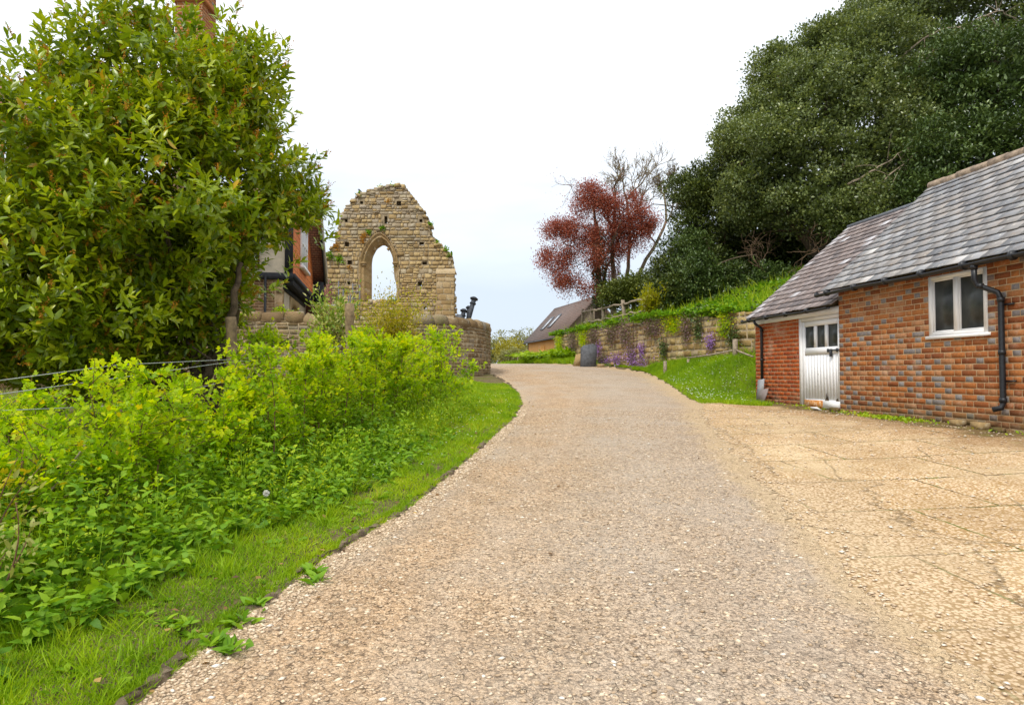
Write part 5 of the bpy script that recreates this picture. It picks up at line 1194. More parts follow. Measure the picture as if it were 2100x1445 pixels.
mb = MB(); N = 26; y = 9 + 7 * r.rand(N); x = XL(y) - .2 - .9 * r.rand(N); mb.inst(DISC, np.tile(np.eye(3), (N, 1, 1)) * .017, np.stack([x, y, T(x, y) + .06], -1), np.ones(N)); tag(mb.build('dandelions', M['dand_y']), 'yellow dandelion flowers in the verge', 'dandelions', kind='stuff')
c = P(546, 1011, 5.2); dc = thing('dandelion_clock', 'single white dandelion seed head standing before the hedge', 'flower', (c[0], c[1], float(T(c[0], c[1]))))
g = MB(); g.tube(bez(V3(c[0] - .01, c[1], float(T(c[0], c[1]))), c - V3(.01, 0, .15), c), .003, 5); g.build('stalk', M['nettle'], dc)
g = MB(); d = rdir(r, 260); leaves(g, L_DIA, c + d * .004, d, .024, np.ones(260), r, wid=.35); g.build('seed_head', M['daisy'], dc)
# moss and weeds at the shed foot
mb = MB()
for t, n_, rad, m in ((1.3, .3, .3, 60), (1.9, .4, .3, 260), (2.5, .42, .3, 260), (.6, .25, .2, 40), (-1.0, .08, .35, 70), (-2.6, .1, .3, 30), (-3.7, .25, .2, 120), (4.4, .2, .3, 20)):
    tt_ = t + r.normal(size=m) * rad; nn_ = np.abs(n_ + r.normal(size=m) * .13) + .03; q = S0[None] + SU * tt_[:, None] + SN * nn_[:, None]; q[:, 2] = T(q[:, 0], q[:, 1]) + .008
    leaves(mb, L_DIA, q, np.stack([r.normal(size=m), r.normal(size=m), .5 + r.rand(m)], -1), .03 + .06 * r.rand(m), .2 + .8 * r.rand(m), r)
tag(mb.build('wall_foot_weeds', M['grass']), 'moss and small weeds along the foot of the brick building', 'weeds', kind='stuff')
# ------------------------------------------------------------------ lawn rail, slab, iron posts, stones
r = np.random.RandomState(101)
def onT(px, Y): p = P(px, 768, Y); return V3(p[0], Y, float(T(p[0], Y)))
rail = thing('low_garden_rail', 'low timber rail on short posts along the top of the lawn', 'fence', onT(1430, 24.5))
pts = [onT(1364, 25.5), onT(1412, 24.6), onT(1508, 22.2)]
for i, (b, h, w) in enumerate(zip(pts, (.50, .2, .62), (.055, .05, .065))):
    g = MB(); g.box(b + V3(0, 0, h / 2 - .1), V3(w, .01, 0), V3(0, w, 0), V3(.005, 0, h / 2 + .1)); g.build('post', M['wood_grey'], rail)
g = MB(); a, b = pts[1] + V3(0, 0, .25), pts[2] + V3(0, 0, .27); g.tube([a, (a + b) / 2 + V3(0, 0, -.03), b], .03, 6); b2 = onT(1545, 21.3) + V3(0, 0, .25); g.tube([b, b2], .03, 6); g.build('rail', M['wood_grey'], rail)
c = P(1206, 750, 33.6); z = float(T(c[0], c[1])); g = MB()
sh = [(-.37, -.2), (.36, -.2), (.40, .6), (.36, 1.05), (.16, 1.15), (-.3, 1.06), (-.40, .9)]
g.prism(sh, -.09, .11, lambda s, zz, d: V3(c[0] + s + .06 * zz, c[1] + d + .08 * zz, z + zz)); tag(g.build('stone_slab', M['slab'], loc=(c[0], c[1], z)), 'upright dark stone slab standing in front of the retaining wall', 'stone')
c = P(1192, 735, 34.6); z = float(T(c[0] - .1, c[1])); slab_obj('pale_stone', 'pale greenish flat stone leaning behind the dark slab', 'stone', V3(c[0] - .10, c[1], z + .32), V3(.25, 0, .05), V3(.1, .1, .36), V3(0, .05, 0), M['dressed'], seed=5)
for i, (px, Y, w, h, lb) in enumerate(((1232, 33.2, .16, .14, 'grey lump of stone just beside the dark slab'), (1262, 32.5, .22, .1, 'flat pale stone at the foot of the retaining wall'), (1290, 31.8, .14, .12, 'smaller pale stone farther from the slab at the wall foot'))):
    b = onT(px, Y); slab_obj('loose_stone', lb, 'stone', b + V3(0, 0, h * .6), V3(w, 0, 0), V3(0, w * .7, 0), V3(0, 0, h * .6), M['dressed'], 'loose stones by the slab', seed=20 + i)
# cast iron posts behind the wall end
def iron_post(top, foot, rad, label):
    o = thing('iron_post', label, 'post', foot, 'iron posts behind the wall end'); a, b = np.asarray(foot, float), np.asarray(top, float); d = unit(b - a); L_ = np.linalg.norm(b - a)
    g = MB(); g.tube([a, b], rad, 12)
    g.build('shaft', M['iron_old'], o, smooth=True); g = MB()
    prof = [(-.30, 1.0), (-.29, 1.35), (-.24, 1.35), (-.23, 1.0), (-.10, 1.05), (-.09, 1.7), (-.04, 1.75), (-.03, 1.2), (.0, 1.1), (.01, .9)]
    g.tube([b + d * p for p, q in prof], [rad * q for p, q in prof], 12); g.build('collar', M['iron_old'], o, smooth=False); return o
def I(zx, zy, D): return P(440 + zx / 3.283, 360 + zy / 3.283, D)
iron_post(I(1750, 820, 27.5), I(1690, 1040, 27.2), .095, 'tallest black iron post with collared head leaning right behind the wall')
iron_post(I(1680, 900, 27.3), I(1655, 1040, 27.1), .085, 'shorter black iron post with collared head beside the tallest one')
iron_post(I(1712, 880, 27.9), I(1700, 1040, 27.6), .07, 'black iron post hidden between the two collared ones')
for i, (zx, zy, D, w, h, lb) in enumerate(((1645, 965, 27.0, .10, .20, 'dark rounded stone left of the iron posts on the wall'), (1740, 990, 27.6, .28, .12, 'pale slab lying on the wall end beside the iron posts'), (1800, 1008, 27.9, .34, .15, 'brown boulder overhanging the tip of the curved wall'))):
    p = I(zx, zy, D); g = MB(); m = 7; aa = np.linspace(-1, 1, m); g.tube([p + V3(w * t, .02 * r.normal(), .02 * r.normal()) for t in aa], [h * max(.35, math.sqrt(1 - .85 * t * t)) * r.uniform(.92, 1.05) for t in aa], 9, r.rand()); tag(g.build('cap_stone', M['slab'] if i == 0 else M['wall_stone'], loc=p), lb, 'stone', 'stones on the wall end')
# shrubs between hedge and ruin
b = P(800, 700, 22.2); shrub('yellow_shrub', 'yellow green leafed shrub rising above the wall below the ruin window', 'shrub', (b[0], 22.2, float(T(b[0], 22.2))), 2.75, 1.35, 'yellow_leaf', 6500, L_DIA, .075, 22, seed=5, lo=.45)
b = P(676, 700, 21.5); shrub('variegated_shrub', 'cream and green variegated shrub left of the second fence stake', 'shrub', (b[0], 21.5, float(T(b[0], 21.5))), 2.75, .85, 'varieg', 1500, L_MID, .15, 16, seed=6, lo=.55)
b = P(775, 640, 38.5); shrub('young_tree', 'thin young tree showing inside the ruin window', 'tree', (b[0], 41.8, 2.0), 4.9, .9, 'far_yellow', 240, L_DIA, .12, 14, seed=7, lo=.6)
b = P(560, 700, 21.6); shrub('wall_top_weed', 'green weed tuft sprouting on the left coping', 'plant', (b[0] - .3, 23.0, 3.45), .4, .5, 'grass', 500, L_DIA, .10, 8, seed=8, lo=.1)
b = P(520, 700, 21.6); shrub('moss_cushion', 'bright green moss cushion along the left coping', 'plant', (b[0] - .7, 22.5, 3.42), .22, .9, 'grass', 600, L_DIA, .08, 10, seed=9, lo=.1)
# steel frames by the ruin (stacked scaffold)
g = MB()
for zx, z0_, z1_ in ((836, 710, 880), (866, 765, 880), (902, 795, 880), (915, 800, 880), (931, 725, 920), (978, 735, 920)):
    a, b = I(zx, z0_, 36), I(zx, z1_ + 60, 36); g.tube([a, b], .03, 5)
for zy in (740, 785, 826, 870): g.tube([I(931, zy, 36), I(978, zy, 36)], .025, 5)
tag(g.build('steel_rack', M['lead'], loc=I(900, 940, 36)), 'thin upright metal poles and ladder stacked before the ruin', 'scaffold')
g = MB(); g.tube([I(640, 874, 31), I(825, 876, 31)], .045, 6); g.tube([I(826, 860, 31), I(826, 895, 31)], .06, 6); tag(g.build('metal_rail', M['wire'], loc=I(640, 874, 31)), 'horizontal grey metal tube beside the low red roof', 'tube')
# ------------------------------------------------------------------ barn
barn = thing('timber_barn', 'far timber clad barn with brown roof and two roof windows', 'barn', (2.5, 57, 1.9))
E0, E1 = P(1074, 702, 60), P(1131, 692, 52.2); E1 = E1 + unit(E1 - E0) * 2.0; ze = E0[2]; E1[2] = ze
ax = unit((E1 - E0) * V3(1, 1, 0)); pr = V3(-ax[1], ax[0], 0); pr = pr if pr[0] > 0 else -pr
Rr = 2.85; zr = 7.5
A0, A1 = E0 - pr * .0, E1; K0, K1 = E0 + pr * Rr + V3(0, 0, zr - ze), E1 + pr * Rr + V3(0, 0, zr - ze); K0 = K0; C0, C1 = E0 + pr * 2 * Rr, E1 + pr * 2 * Rr
g = MB(); roofpl(g, A0, A1, K1, K0, .15); roofpl(g, C0, C1, K1, K0, .15); brf = g.build('roof', M['brown_roof'], barn)
sl = unit(K0 - A0); nr_ = unit(np.cross(ax, sl)); nr_ = nr_ if nr_[2] > 0 else -nr_
for px, py in ((1123, 664), (1138, 659)):
    # centre on the roof slope
    best = None
    for s_ in np.linspace(0, 1, 60):
        for t in np.linspace(0, 1, 60):
            p = A0 + (A1 - A0) * s_ + (K0 - A0) * t; dy = p[1] * math.cos(TH) + (p[2] - EYE) * math.sin(TH); vz = -(p[1]) * math.sin(TH) + (p[2] - EYE) * math.cos(TH)
            e = abs(1050 + F * p[0] / dy - px) + abs(722.5 - F * vz / dy - py)
            if best is None or e < best[0]: best = (e, p)
    p = best[1]; g = MB()
    for sx in (-1, 1): g.box(p + ax * .36 * sx + nr_ * .04, ax * .05, sl * .75, nr_ * .05)
    for sy in (-1, 1): g.box(p + sl * .70 * sy + nr_ * .04, ax * .31, sl * .05, nr_ * .05)
    w_ = g.build('roof_window', M['lead'], brf); 
    g = MB(); g.box(p + nr_ * .05, ax * .31, sl * .65, nr_ * .01); g.build('pane', bpy.data.materials['skylight'] if 'skylight' in bpy.data.materials else plain('skylight', (.75, .78, .82), .15, var=.05), brf)
zb_ = 1.2; q0, q1 = A0 + ax * .35 + pr * .35, A1 - ax * .3 + pr * .35
g = MB(); g.add([V3(q0[0], q0[1], zb_), V3(q1[0], q1[1], zb_), V3(q1[0], q1[1], ze + .3), V3(q0[0], q0[1], ze + .3)], [(0, 1, 2, 3)]); g.build('wall', M['cladding'], barn)
g = MB(); q2 = q0 + pr * (2 * Rr - .7)
g.add([V3(q0[0], q0[1], zb_), V3(q2[0], q2[1], zb_), V3(q2[0], q2[1], ze + .2), V3(*((q0 + q2) / 2)[:2], zr - .25), V3(q0[0], q0[1], ze + .2)], [(0, 1, 2, 4)], [(4, 2, 3)])
g.build('gable_end', M['wood_grey'], barn); g = MB(); q3, q4 = q1, q1 + pr * (2 * Rr - .7); g.add([V3(q3[0], q3[1], zb_), V3(q4[0], q4[1], zb_), V3(q4[0], q4[1], ze + .2), V3(*((q3 + q4) / 2)[:2], zr - .25), V3(q3[0], q3[1], ze + .2)], [(0, 1, 2, 4)], [(4, 2, 3)])
g.build('gable_end', M['wood_grey'], barn); g = MB()
for z in np.arange(1.5, ze, .2): g.box(V3(q0[0], q0[1], z) + pr * .05 - ax * .03, pr * .12, ax * .02, V3(0, 0, .09))
g.build('weatherboarding', M['wood_grey'], barn)
g = MB(); m_ = q0 + (q1 - q0) * .42; g.box(V3(m_[0], m_[1], 2.9) - pr * .03, ax * .9, pr * .02, V3(0, 0, 1.1)); g.box(V3(m_[0], m_[1], 2.9) - pr * .06, ax * .02, pr * .02, V3(0, 0, 1.1)); g.build('door', M['cladding'], barn)
g = MB(); g.tube([A0 - pr * .05 - V3(0, 0, .1), A1 - pr * .05 - V3(0, 0, .1)], .06, 6); g.build('gutter', M['iron'], barn)
# ------------------------------------------------------------------ bank: post and rail fence, cover
fen = thing('post_and_rail_fence', 'weathered post and rail fence climbing the bank above the wall', 'fence', onT(1277, 36))
pp = [(1195, 634, 44.5, 0), (1213, 631, 42, .02), (1237, 626, 39.6, 0), (1277, 615, 36.5, .06), (1326, 604, 33.5, -.05), (1376, 598, 31, .05)]
tops = []
for px, py, D, ln in pp:
    t = P(px, py, D); bz = float(T(t[0], t[1])); t[2] = min(t[2], bz + 1.5); b = V3(t[0] + ln * 2, D, bz - .2); g = MB(); w = .085; d = unit(t - b); g.box((t + b) / 2, V3(w, 0, 0), V3(0, w, 0), (t - b) / 2); g.build('post', M['wood_grey'], fen); tops.append((b, t))
for f_ in (.86, .42):
    for (b, t), (b2, t2) in zip(tops, tops[1:]):
        a, c = b + (t - b) * f_, b2 + (t2 - b2) * f_; g = MB(); m = 7; tt_ = np.linspace(-.03, 1.03, m)[:, None]; g.tube(a + (c - a) * tt_ + r.normal(size=(m, 3)) * .03 - V3(0, .09, 0), .062 * (1 + .12 * r.normal(size=m)), 6); g.build('rail', M['wood_grey'], fen)
r = np.random.RandomState(111); mb = MB()
N = 60000; y = 18 + 28 * r.rand(N); s = 6.5 * r.rand(N) ** 1.3; x = XW(y) + .05 + s / .78
kp = (y < 46) & (x < .78 * y + 1) & (r.rand(N) < np.where(s < 2.5, 1, .75)) & ((y > 20.6) | (x > 11)); x, y, s = x[kp], y[kp], s[kp]; h = (.12 + .42 * r.rand(len(x)) * (.35 + .65 * np.clip(.5 + .6 * nz(x, y, 1.2, 4.), 0, 1)))
blades(mb, x, y, h, .030, r, .0, .75, .55)
tag(mb.build('bank_grass', M['grass']), 'long green grass covering the bank above the stone wall', 'grass', kind='stuff')
mb = MB(); N = 38000; y = 19 + 27 * r.rand(N); s = 3.6 * r.rand(N) ** 1.5; x = XW(y) - .16 + s / .78; kp = (.5 + .5 * nz(x, y, .9, 6.) > .38) & ((y > 20.6) | (x > 11)) & (y < 46); x, y = x[kp], y[kp]; N = len(x)
z = np.where(x < XW(y) + .2, ZT(y) + .02, T(x, y)) + .05 + .3 * r.rand(N) * (.5 + .5 * nz(x, y, 1.7, 3.))
leaves(mb, L_DIA, np.stack([x, y, z], -1), np.stack([r.normal(size=N) * .8 - .4, r.normal(size=N) * .8 - .3, r.rand(N) * 1.0 - .1], -1), .09 + .10 * r.rand(N), r.rand(N) * .9, r, wid=1.3)
m2 = MB(); N = 15000; y = 20.6 + 25 * r.rand(N); s = 6 * r.rand(N) ** 1.1; x = XW(y) - .1 + s / .78; kp = (nz(x, y, 1.1, 9.) > .15) & (y < 46); x, y = x[kp], y[kp]; N = len(x)
leaves(m2, L_DIA, np.stack([x, y, np.where(x < XW(y) + .25, ZT(y) + .05, T(x, y)) + .04 + .25 * r.rand(N)], -1), np.stack([r.normal(size=N) * .8 - .3, r.normal(size=N) * .8 - .3, r.rand(N)], -1), .09 + .09 * r.rand(N), r.rand(N), r, wid=1.4)
tag(m2.build('bank_ivy', M['ivy']), 'dark ivy creeping in patches over the grassy bank', 'ivy', kind='stuff')
m2 = MB(); N = 2600; y = 20.6 + 24 * r.rand(N); x = XW(y) + .1 + 4.5 * r.rand(N) ** 1.4; kp = nz(x, y, 1.4, 3.) > -.1; x, y = x[kp], y[kp]; blades(m2, x, y, .4 + .45 * r.rand(len(x)), .02, r, .55, 1., .5)
tag(m2.build('tall_bank_grass', M['grass']), 'taller yellowing grass stems standing out on the bank', 'grass', kind='stuff')
tag(mb.build('bank_cover', M['nettle']), 'leafy green ground cover tumbling over the bank edge', 'ground cover', kind='stuff')
# plants hanging on the wall face
def trail(px, Y, top, drop, wid, mat, label, n=700, seed=0, size=.05):
    rr = np.random.RandomState(seed + 300); q = np.argmin([abs(rp.at(v)[0] / rp.at(v)[1] * 1400 + 1050 - px) + 3 * abs(rp.at(v)[1] - Y) for v in np.linspace(0, rp.L, 400)]) * rp.L / 399
    o = thing('trailing_plant', label, 'plant', rp.f(q, top, .05), 'plants hanging on the retaining wall'); g = MB()
    u = rr.rand(n) ** .8; ww = wid * (1 - .55 * u) ; sq = q + rr.normal(size=n) * .45 * ww; pos = np.array([rp.f(a, top - drop * b + .1 * rr.normal(), .05 + .12 * rr.rand() * (1.2 - b) + .05) for a, b in zip(sq, u)])
    d = np.array([rp.nrm(q)] * n) * .6 + rr.normal(size=(n, 3)) * .7 - V3(0, 0, .4); leaves(g, L_DIA, pos, d, size * (.6 + .9 * rr.rand(n)), rr.rand(n), rr, wid=1.2); g.build('foliage', M[mat], o)
    g = MB()
    for j in range(7):
        a = q + rr.normal() * .3 * wid; g.tube([rp.f(a + rr.normal() * .05, top + .05 - drop * t, .05) for t in (0, .3, .6, .9)], .008, 3)
    g.build('stem', M['bark_twig'], o)
for i, a in enumerate([(1150, 42, 4.05, 1.0, 1.6, 'hawthorn', 'mossy green curtain on the far corner of the stone wall'), (1178, 40, 4.1, 1.1, 1.8, 'mauve', 'brownish mauve clump above the dark slab and left of it'), (1222, 36, 4.0, .95, 1.6, 'mauve', 'mauve brown mat directly above the dark slab'), (1258, 33.5, 4.05, .9, 1.5, 'mauve', 'mauve tinted mat under the leaning fence post'), (1285, 31.5, 4.15, 1.15, 1.3, 'mauve', 'thick pinkish brown clump with a rounded crown on the wall'), (1300, 30.6, 3.9, 1.75, .8, 'mauve', 'long grey mauve streamer reaching the wall foot'), (1345, 28.3, 3.95, .75, 1.6, 'mauve', 'wide mauve fringe on the wall below the yellow fern'), (1413, 25.3, 3.85, .95, .7, 'mauve', 'narrow mauve strand right of the bare stone stretch'), (1437, 24.6, 3.8, .9, .5, 'ivy', 'dark green strand hanging between two mauve ones'), (1322, 29.5, 2.95, .55, .45, 'purple', 'bright purple flower clump low on the middle of the wall'), (1462, 23.9, 3.05, .5, .42, 'purple', 'purple flower clump high on the wall near the brick building'), (1490, 23.2, 3.75, .8, .7, 'hawthorn', 'light green tuft on the wall top near the brick building'), (1270, 33, 2.55, .4, 1.3, 'purple', 'violet spread for flowers and lens flare at the wall foot beside the slab'), (1365, 27.2, 3.0, .6, .5, 'ivy', 'green fern clump in the wall face at the middle'), (1508, 22.6, 3.2, .6, .5, 'ivy', 'green rosette plant on the wall face by the brick building'), (1240, 35, 2.7, .6, 1.2, 'mauve', 'dull mauve patch low on the wall behind the slab'), (1300, 30.5, 2.75, .6, 1.2, 'purple', 'added violet drift for flowers and lens flare low on the wall right of the slab'), (1232, 35, 3.2, .6, .9, 'purple', 'added violet clump for flowers and lens flare halfway up the wall just behind the slab'), (1250, 34, 2.42, .35, 2.6, 'purple', 'wide pink violet mat for flowers and lens flare along the wall base nearest the slab'), (1315, 30, 2.35, .35, 2.2, 'purple', 'second violet mat for flowers and lens flare farther right along the wall base'), (1385, 26.3, 3.9, .6, 1.3, 'hawthorn', 'bright green weeds spilling over the wall top at the middle'), (1200, 38, 4.0, .7, 1.4, 'hawthorn', 'bright green weeds spilling over the far wall top above the slab')]):  # violet clumps near the slab: aubrieta plus pink lens flare built as flowers
    trail(*a[:6], a[6], n=int(520 * (a[4] + .3)) if a[5] != 'purple' else 380, seed=i, size=.065 if a[5] != 'purple' else .055)
b = P(1322, 660, 29.5); b = V3(b[0] + .3, 29.5, float(T(b[0] + .3, 29.5))); shrub('yellow_fern', 'yellow green feathery plant by the fence on the bank', 'plant', b, 1.5, .8, 'yellow_leaf', 1500, L_MID, .15, 14, seed=12, lo=.15, tint=(0, .5))
b = onT(1120, 43.2); shrub('grass_mound', 'dense green tussock in front of the barn wall', 'plant', b, .42, 2.2, 'grass', 5000, L_LONG, .28, 30, seed=13, lo=.05, tint=(.1, .7))
b = onT(1165, 40.5); shrub('grass_mound', 'dense green tussock just left of the dark slab', 'plant', b, .55, 1.6, 'grass', 4000, L_LONG, .25, 26, seed=14, lo=.05, tint=(.1, .7))
# ------------------------------------------------------------------ trees on the bank
def tree_mesh(name, label, base, trunks, blobs, ncl, per, cr, leaf, size, mat, seed, bark='bark', cat='tree', lo=.6, hi=1.06, inner=.25, clump=None, flat=.6, up=.3, wid=1., extra=None, tint=(0, 1), tvar=.3):
    rr = np.random.RandomState(seed); o = thing(name, label, cat, base)
    g = MB()
    for pts, r0, r1 in trunks:
        p = np.asarray(pts, float); t = np.linspace(0, len(p) - 1, 14); q = np.stack([np.interp(t, range(len(p)), p[:, j]) for j in range(3)], 1) + rr.normal(size=(14, 3)) * .03; g.tube(q, np.linspace(r0, r1, 14), 8)
        for j in range(9):
            k_ = q[rr.randint(4, 14)]; bb = blobs[rr.randint(len(blobs))][0]; v = unit(bb - k_ + rr.normal(size=3) * 1.2); L_ = min(np.linalg.norm(bb - k_), 5) * .9; g.tube(bez(k_, k_ + v * L_ * .5 + V3(0, 0, .3), k_ + v * L_ + rr.normal(size=3) * .3), np.linspace(r1 * .9, .02, 8), 5)
    g.build('trunk', M[bark], o, smooth=True)
    g = MB(); shell = blobs
    if clump:
        C = np.array([b_[0] for b_ in blobs]); Rb = np.array([np.broadcast_to(b_[1], 3) for b_ in blobs], float); shell = []
        for i in range(len(blobs)):
            for d in rdir(rr, clump[0]):
                if d[1] > .55: continue
                c_ = C[i] + d * Rb[i] * rr.uniform(.78, 1.0); dd = (((c_ - C) / Rb) ** 2).sum(1) ** .5; dd[i] = 9
                if dd.min() > .72: shell.append((c_, clump[1] * rr.uniform(.55, 1.35) * V3(1, 1, .75)))
    crown(g, shell, ncl, per, cr, leaf, size, rr, lo * (.8 if clump else 1), hi * (1.14 if clump else 1), up, tint=tint, flat=flat, wid=wid, tvar=tvar)
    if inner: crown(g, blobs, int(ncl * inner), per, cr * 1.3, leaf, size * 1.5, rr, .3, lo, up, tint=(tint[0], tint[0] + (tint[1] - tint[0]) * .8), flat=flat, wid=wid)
    g.build('crown', M[mat], o)
    if extra: extra(o, rr)
    return o
def bare(paths, name='bare_branches', mat='bark_pale', rad=.05):
    def fx(o, rr):
        g = MB()
        for pts in paths:
            p = np.array([P(*q) for q in pts]); t = np.linspace(0, len(p) - 1, 12); q = np.stack([np.interp(t, range(len(p)), p[:, j]) for j in range(3)], 1) + rr.normal(size=(12, 3)) * .03; g.tube(q, np.linspace(rad, rad * .3, 12), 5)
            for j in range(8):
                k_ = q[rr.randint(3, 12)]; v = rdir(rr, 1)[0]; L_ = rr.uniform(.4, 1.3); g.tube(bez(k_, k_ + v * L_ * .5, k_ + v * L_ + V3(0, 0, -.3 * rr.rand())), np.linspace(rad * .35, .008, 8), 4)
        g.build(name, M[mat], o)
    return fx
# dark yew, left end of the mass
yb = [B(1440, 400, 31, (1.5, 1.6, 1.2)), B(1490, 380, 31.5, (1.6, 1.6, 1.1)), B(1420, 500, 30.5, (1.1, 1.3, 1.2)), B(1450, 570, 29.5, (1.3, 1.3, 1.0)), B(1530, 420, 32, (2, 1.5, 2.2)), B(1520, 520, 32.5, (2.0, 1.2, 1.6)), B(1390, 560, 30.5, (.7, .9, .9)), B(1600, 500, 32.5, (2.2, 1.0, 2.2)), B(1400, 600, 29.5, (.6, .8, .6))]
b = onT(1480, 31)
tree_mesh('yew_tree', 'dark spreading yew at the near end of the evergreens above the wall', b, [([b, P(1480, 520, 31), P(1490, 350, 31.5)], .28, .08), ([b, P(1440, 540, 30.8), P(1420, 420, 31)], .18, .05)], yb, 3600, 14, .15, L_DIA, .15, 'yew', 201, lo=.5, clump=(30, .5), inner=.4, wid=.7, flat=.4, up=.05)
b = onT(1640, 35); tree_mesh('evergreen_thicket', 'deep green thicket filling the shade behind the evergreen trunks', b, [([b, P(1640, 560, 35), P(1640, 450, 35)], .2, .08)], [B(1560, 520, 34.5, (2.4, 1.2, 2.2)), B(1660, 500, 34.5, (2.6, 1.2, 2.6)), B(1760, 450, 34.5, (2.6, 1.2, 2.8)), B(1860, 380, 34.5, (2.6, 1.2, 2.8)), B(1600, 590, 33.8, (2.6, 1.0, 1.3)), B(1480, 560, 34.5, (1.8, 1.0, 1.8)), B(1690, 570, 33.6, (2.2, 1.0, 1.4)), B(1960, 330, 34.5, (2.6, 1.2, 2.8))], 2600, 12, .3, L_DIA, .26, 'yew', 220, cat='thicket', lo=.2, inner=0, wid=1.3)
# ivy bush at its foot
vb = [B(1445, 565, 28.6, (1.25, .9, .9)), B(1405, 590, 28.9, (.65, .7, .65)), B(1510, 590, 28.2, (1.2, .8, .7)), B(1580, 575, 27.6, (1.0, .7, .6)), B(1375, 605, 30.5, (.6, .6, .5)), B(1410, 520, 29.4, (.75, .6, .9))]
b = onT(1440, 28.8); tree_mesh('ivy_thicket', 'glossy dark ivy thicket below the yew beside the rail fence', b, [([b, P(1440, 560, 28.8)], .1, .04)], vb, 1400, 12, .12, L_MID, .12, 'ivy', 202, cat='thicket', clump=(26, .35), inner=.3)
# big holly
hb = [B(1590, 330, 27.5, (2.1, 1.9, 1.9)), B(1690, 210, 28, (2.6, 2.0, 2.2)), B(1565, 260, 29, (1.4, 1.4, 1.2)), B(1630, 180, 29.5, (1.2, 1.3, 1.1)), B(1680, 400, 27, (2.3, 1.6, 1.5)), B(1800, 330, 27, (2.4, 1.8, 2.2)), B(1780, 110, 29, (2.1, 1.8, 2.0)), B(1530, 420, 28.5, (1.0, 1.0, .9)), B(1760, 440, 26.2, (1.5, 1.2, .9)), B(1590, 150, 30, (.7, .7, .8)), B(1690, 100, 30, (.9, .9, .8)), B(1520, 300, 29, (.9, .9, .9)), B(1880, 250, 27.5, (1.6, 1.2, 1.6)), B(1850, 180, 29, (1.5, 1.2, 1.4))]
b = onT(1700, 28.5)
deadp = [[(1700, 470, 27), (1780, 400, 25.2), (1860, 330, 25), (1930, 260, 25)], [(1740, 380, 25.6), (1800, 345, 25.2), (1870, 300, 25)]]
tree_mesh('holly_tree', 'large grey green holly rising behind the brick building', b, [([b, P(1690, 420, 28.5), P(1700, 180, 28.5)], .34, .1), ([b, P(1620, 450, 28.3), P(1590, 300, 28)], .22, .07), ([b, P(1790, 420, 28.2), P(1810, 280, 28)], .22, .07)], hb, 9500, 13, .15, L_DIA, .115, 'holly', 203, lo=.62, clump=(34, .55), inner=.35, wid=1.2, extra=bare(deadp))
# ivy clad tree, right
ib = [B(1960, 330, 25, (1.7, 1.4, 1.6)), B(2060, 200, 25, (2.0, 1.5, 2.0)), B(1970, 150, 26, (1.7, 1.5, 1.6)), B(2120, 330, 24.5, (1.8, 1.4, 1.8)), B(1900, 400, 25.2, (1.2, 1, 1.0)), B(2180, 150, 25, (2.3, 1.6, 2.3)), B(1870, 470, 25.4, (1.0, .8, .7))]
b = onT(2020, 25.8); tree_mesh('ivy_clad_tree', 'tree smothered in dark shiny ivy at the right edge above the long roof', b, [([b, P(2020, 300, 26), P(2040, 100, 26)], .35, .12)], ib, 3200, 12, .15, L_MID, .14, 'ivy', 204, lo=.6, clump=(30, .5), inner=.35)
# taller tree behind with lichened twigs
tb_ = [B(1890, -30, 31, (2.6, 2.2, 2.2)), B(1800, 40, 32, (1.2, 1.4, 1.2)), B(2010, -60, 30.5, (2.6, 2, 2.6)), B(1900, 130, 31, (2.4, 1.6, 1.9)), B(2110, 20, 30, (2.4, 2, 2.4)), B(1960, -220, 32, (3.2, 2.6, 2.6)), B(2050, 130, 30.5, (2.4, 1.6, 2))]
b = onT(1940, 32); twp = [[(1830, 130, 28.4), (1890, 80, 28.2), (1950, 55, 28.2), (2000, 60, 28.2)], [(1880, 140, 28.2), (1920, 100, 28), (1980, 110, 28)], [(1960, 60, 28), (2030, 30, 28), (2070, 90, 28)], [(2010, 40, 27.8), (2050, 20, 27.8), (2100, 50, 27.8)]]
tree_mesh('tall_evergreen', 'tallest evergreen with pale bare twigs at the top right corner', b, [([b, P(1940, 200, 32), P(1950, -100, 32)], .45, .15)], tb_, 5500, 13, .15, L_DIA, .13, 'holly', 205, lo=.62, clump=(34, .6), inner=.35, wid=1.2, tint=(.0, .85), extra=bare(twp, rad=.045))
# dead tangle in the dark gap under the evergreens
g = MB(); rr = np.random.RandomState(206); o = thing('dead_bush', 'tangle of bare brown branches in the dark gap under the evergreens', 'bush', onT(1640, 26.5))
tips = []
for px, py, D, L_ in ((1575, 560, 27, 1.5), (1640, 535, 26.6, 1.7), (1690, 510, 26.4, 1.4)):
    b = onT(px + 20, D + .4); grow(g, b, V3(rr.normal() * .6, -.2, 1), L_, .04, 3, rr, tips, .6, .05, wob=.25, minr=.007)
g.build('branches', plain('dead_wood', (.13, .08, .045), .9, var=.5), o)
# clipped dark hedge
eb = [B(1265, 605, 39, (1.0, 1.0, .75)), B(1310, 590, 38, (1.15, 1.0, .85)), B(1345, 600, 36.5, (.7, .9, .75)), B(1285, 600, 38.5, (1, 1, .7))]
b = onT(1300, 38.4); tree_mesh('evergreen_hedge', 'clipped dark green hedge between the bare trees and the rail fence', b, [([b, P(1300, 600, 38.4)], .1, .04)], eb, 700, 14, .16, L_DIA, .12, 'yew', 207, cat='hedge', inner=.3, wid=1.3, tint=(.5, 1))
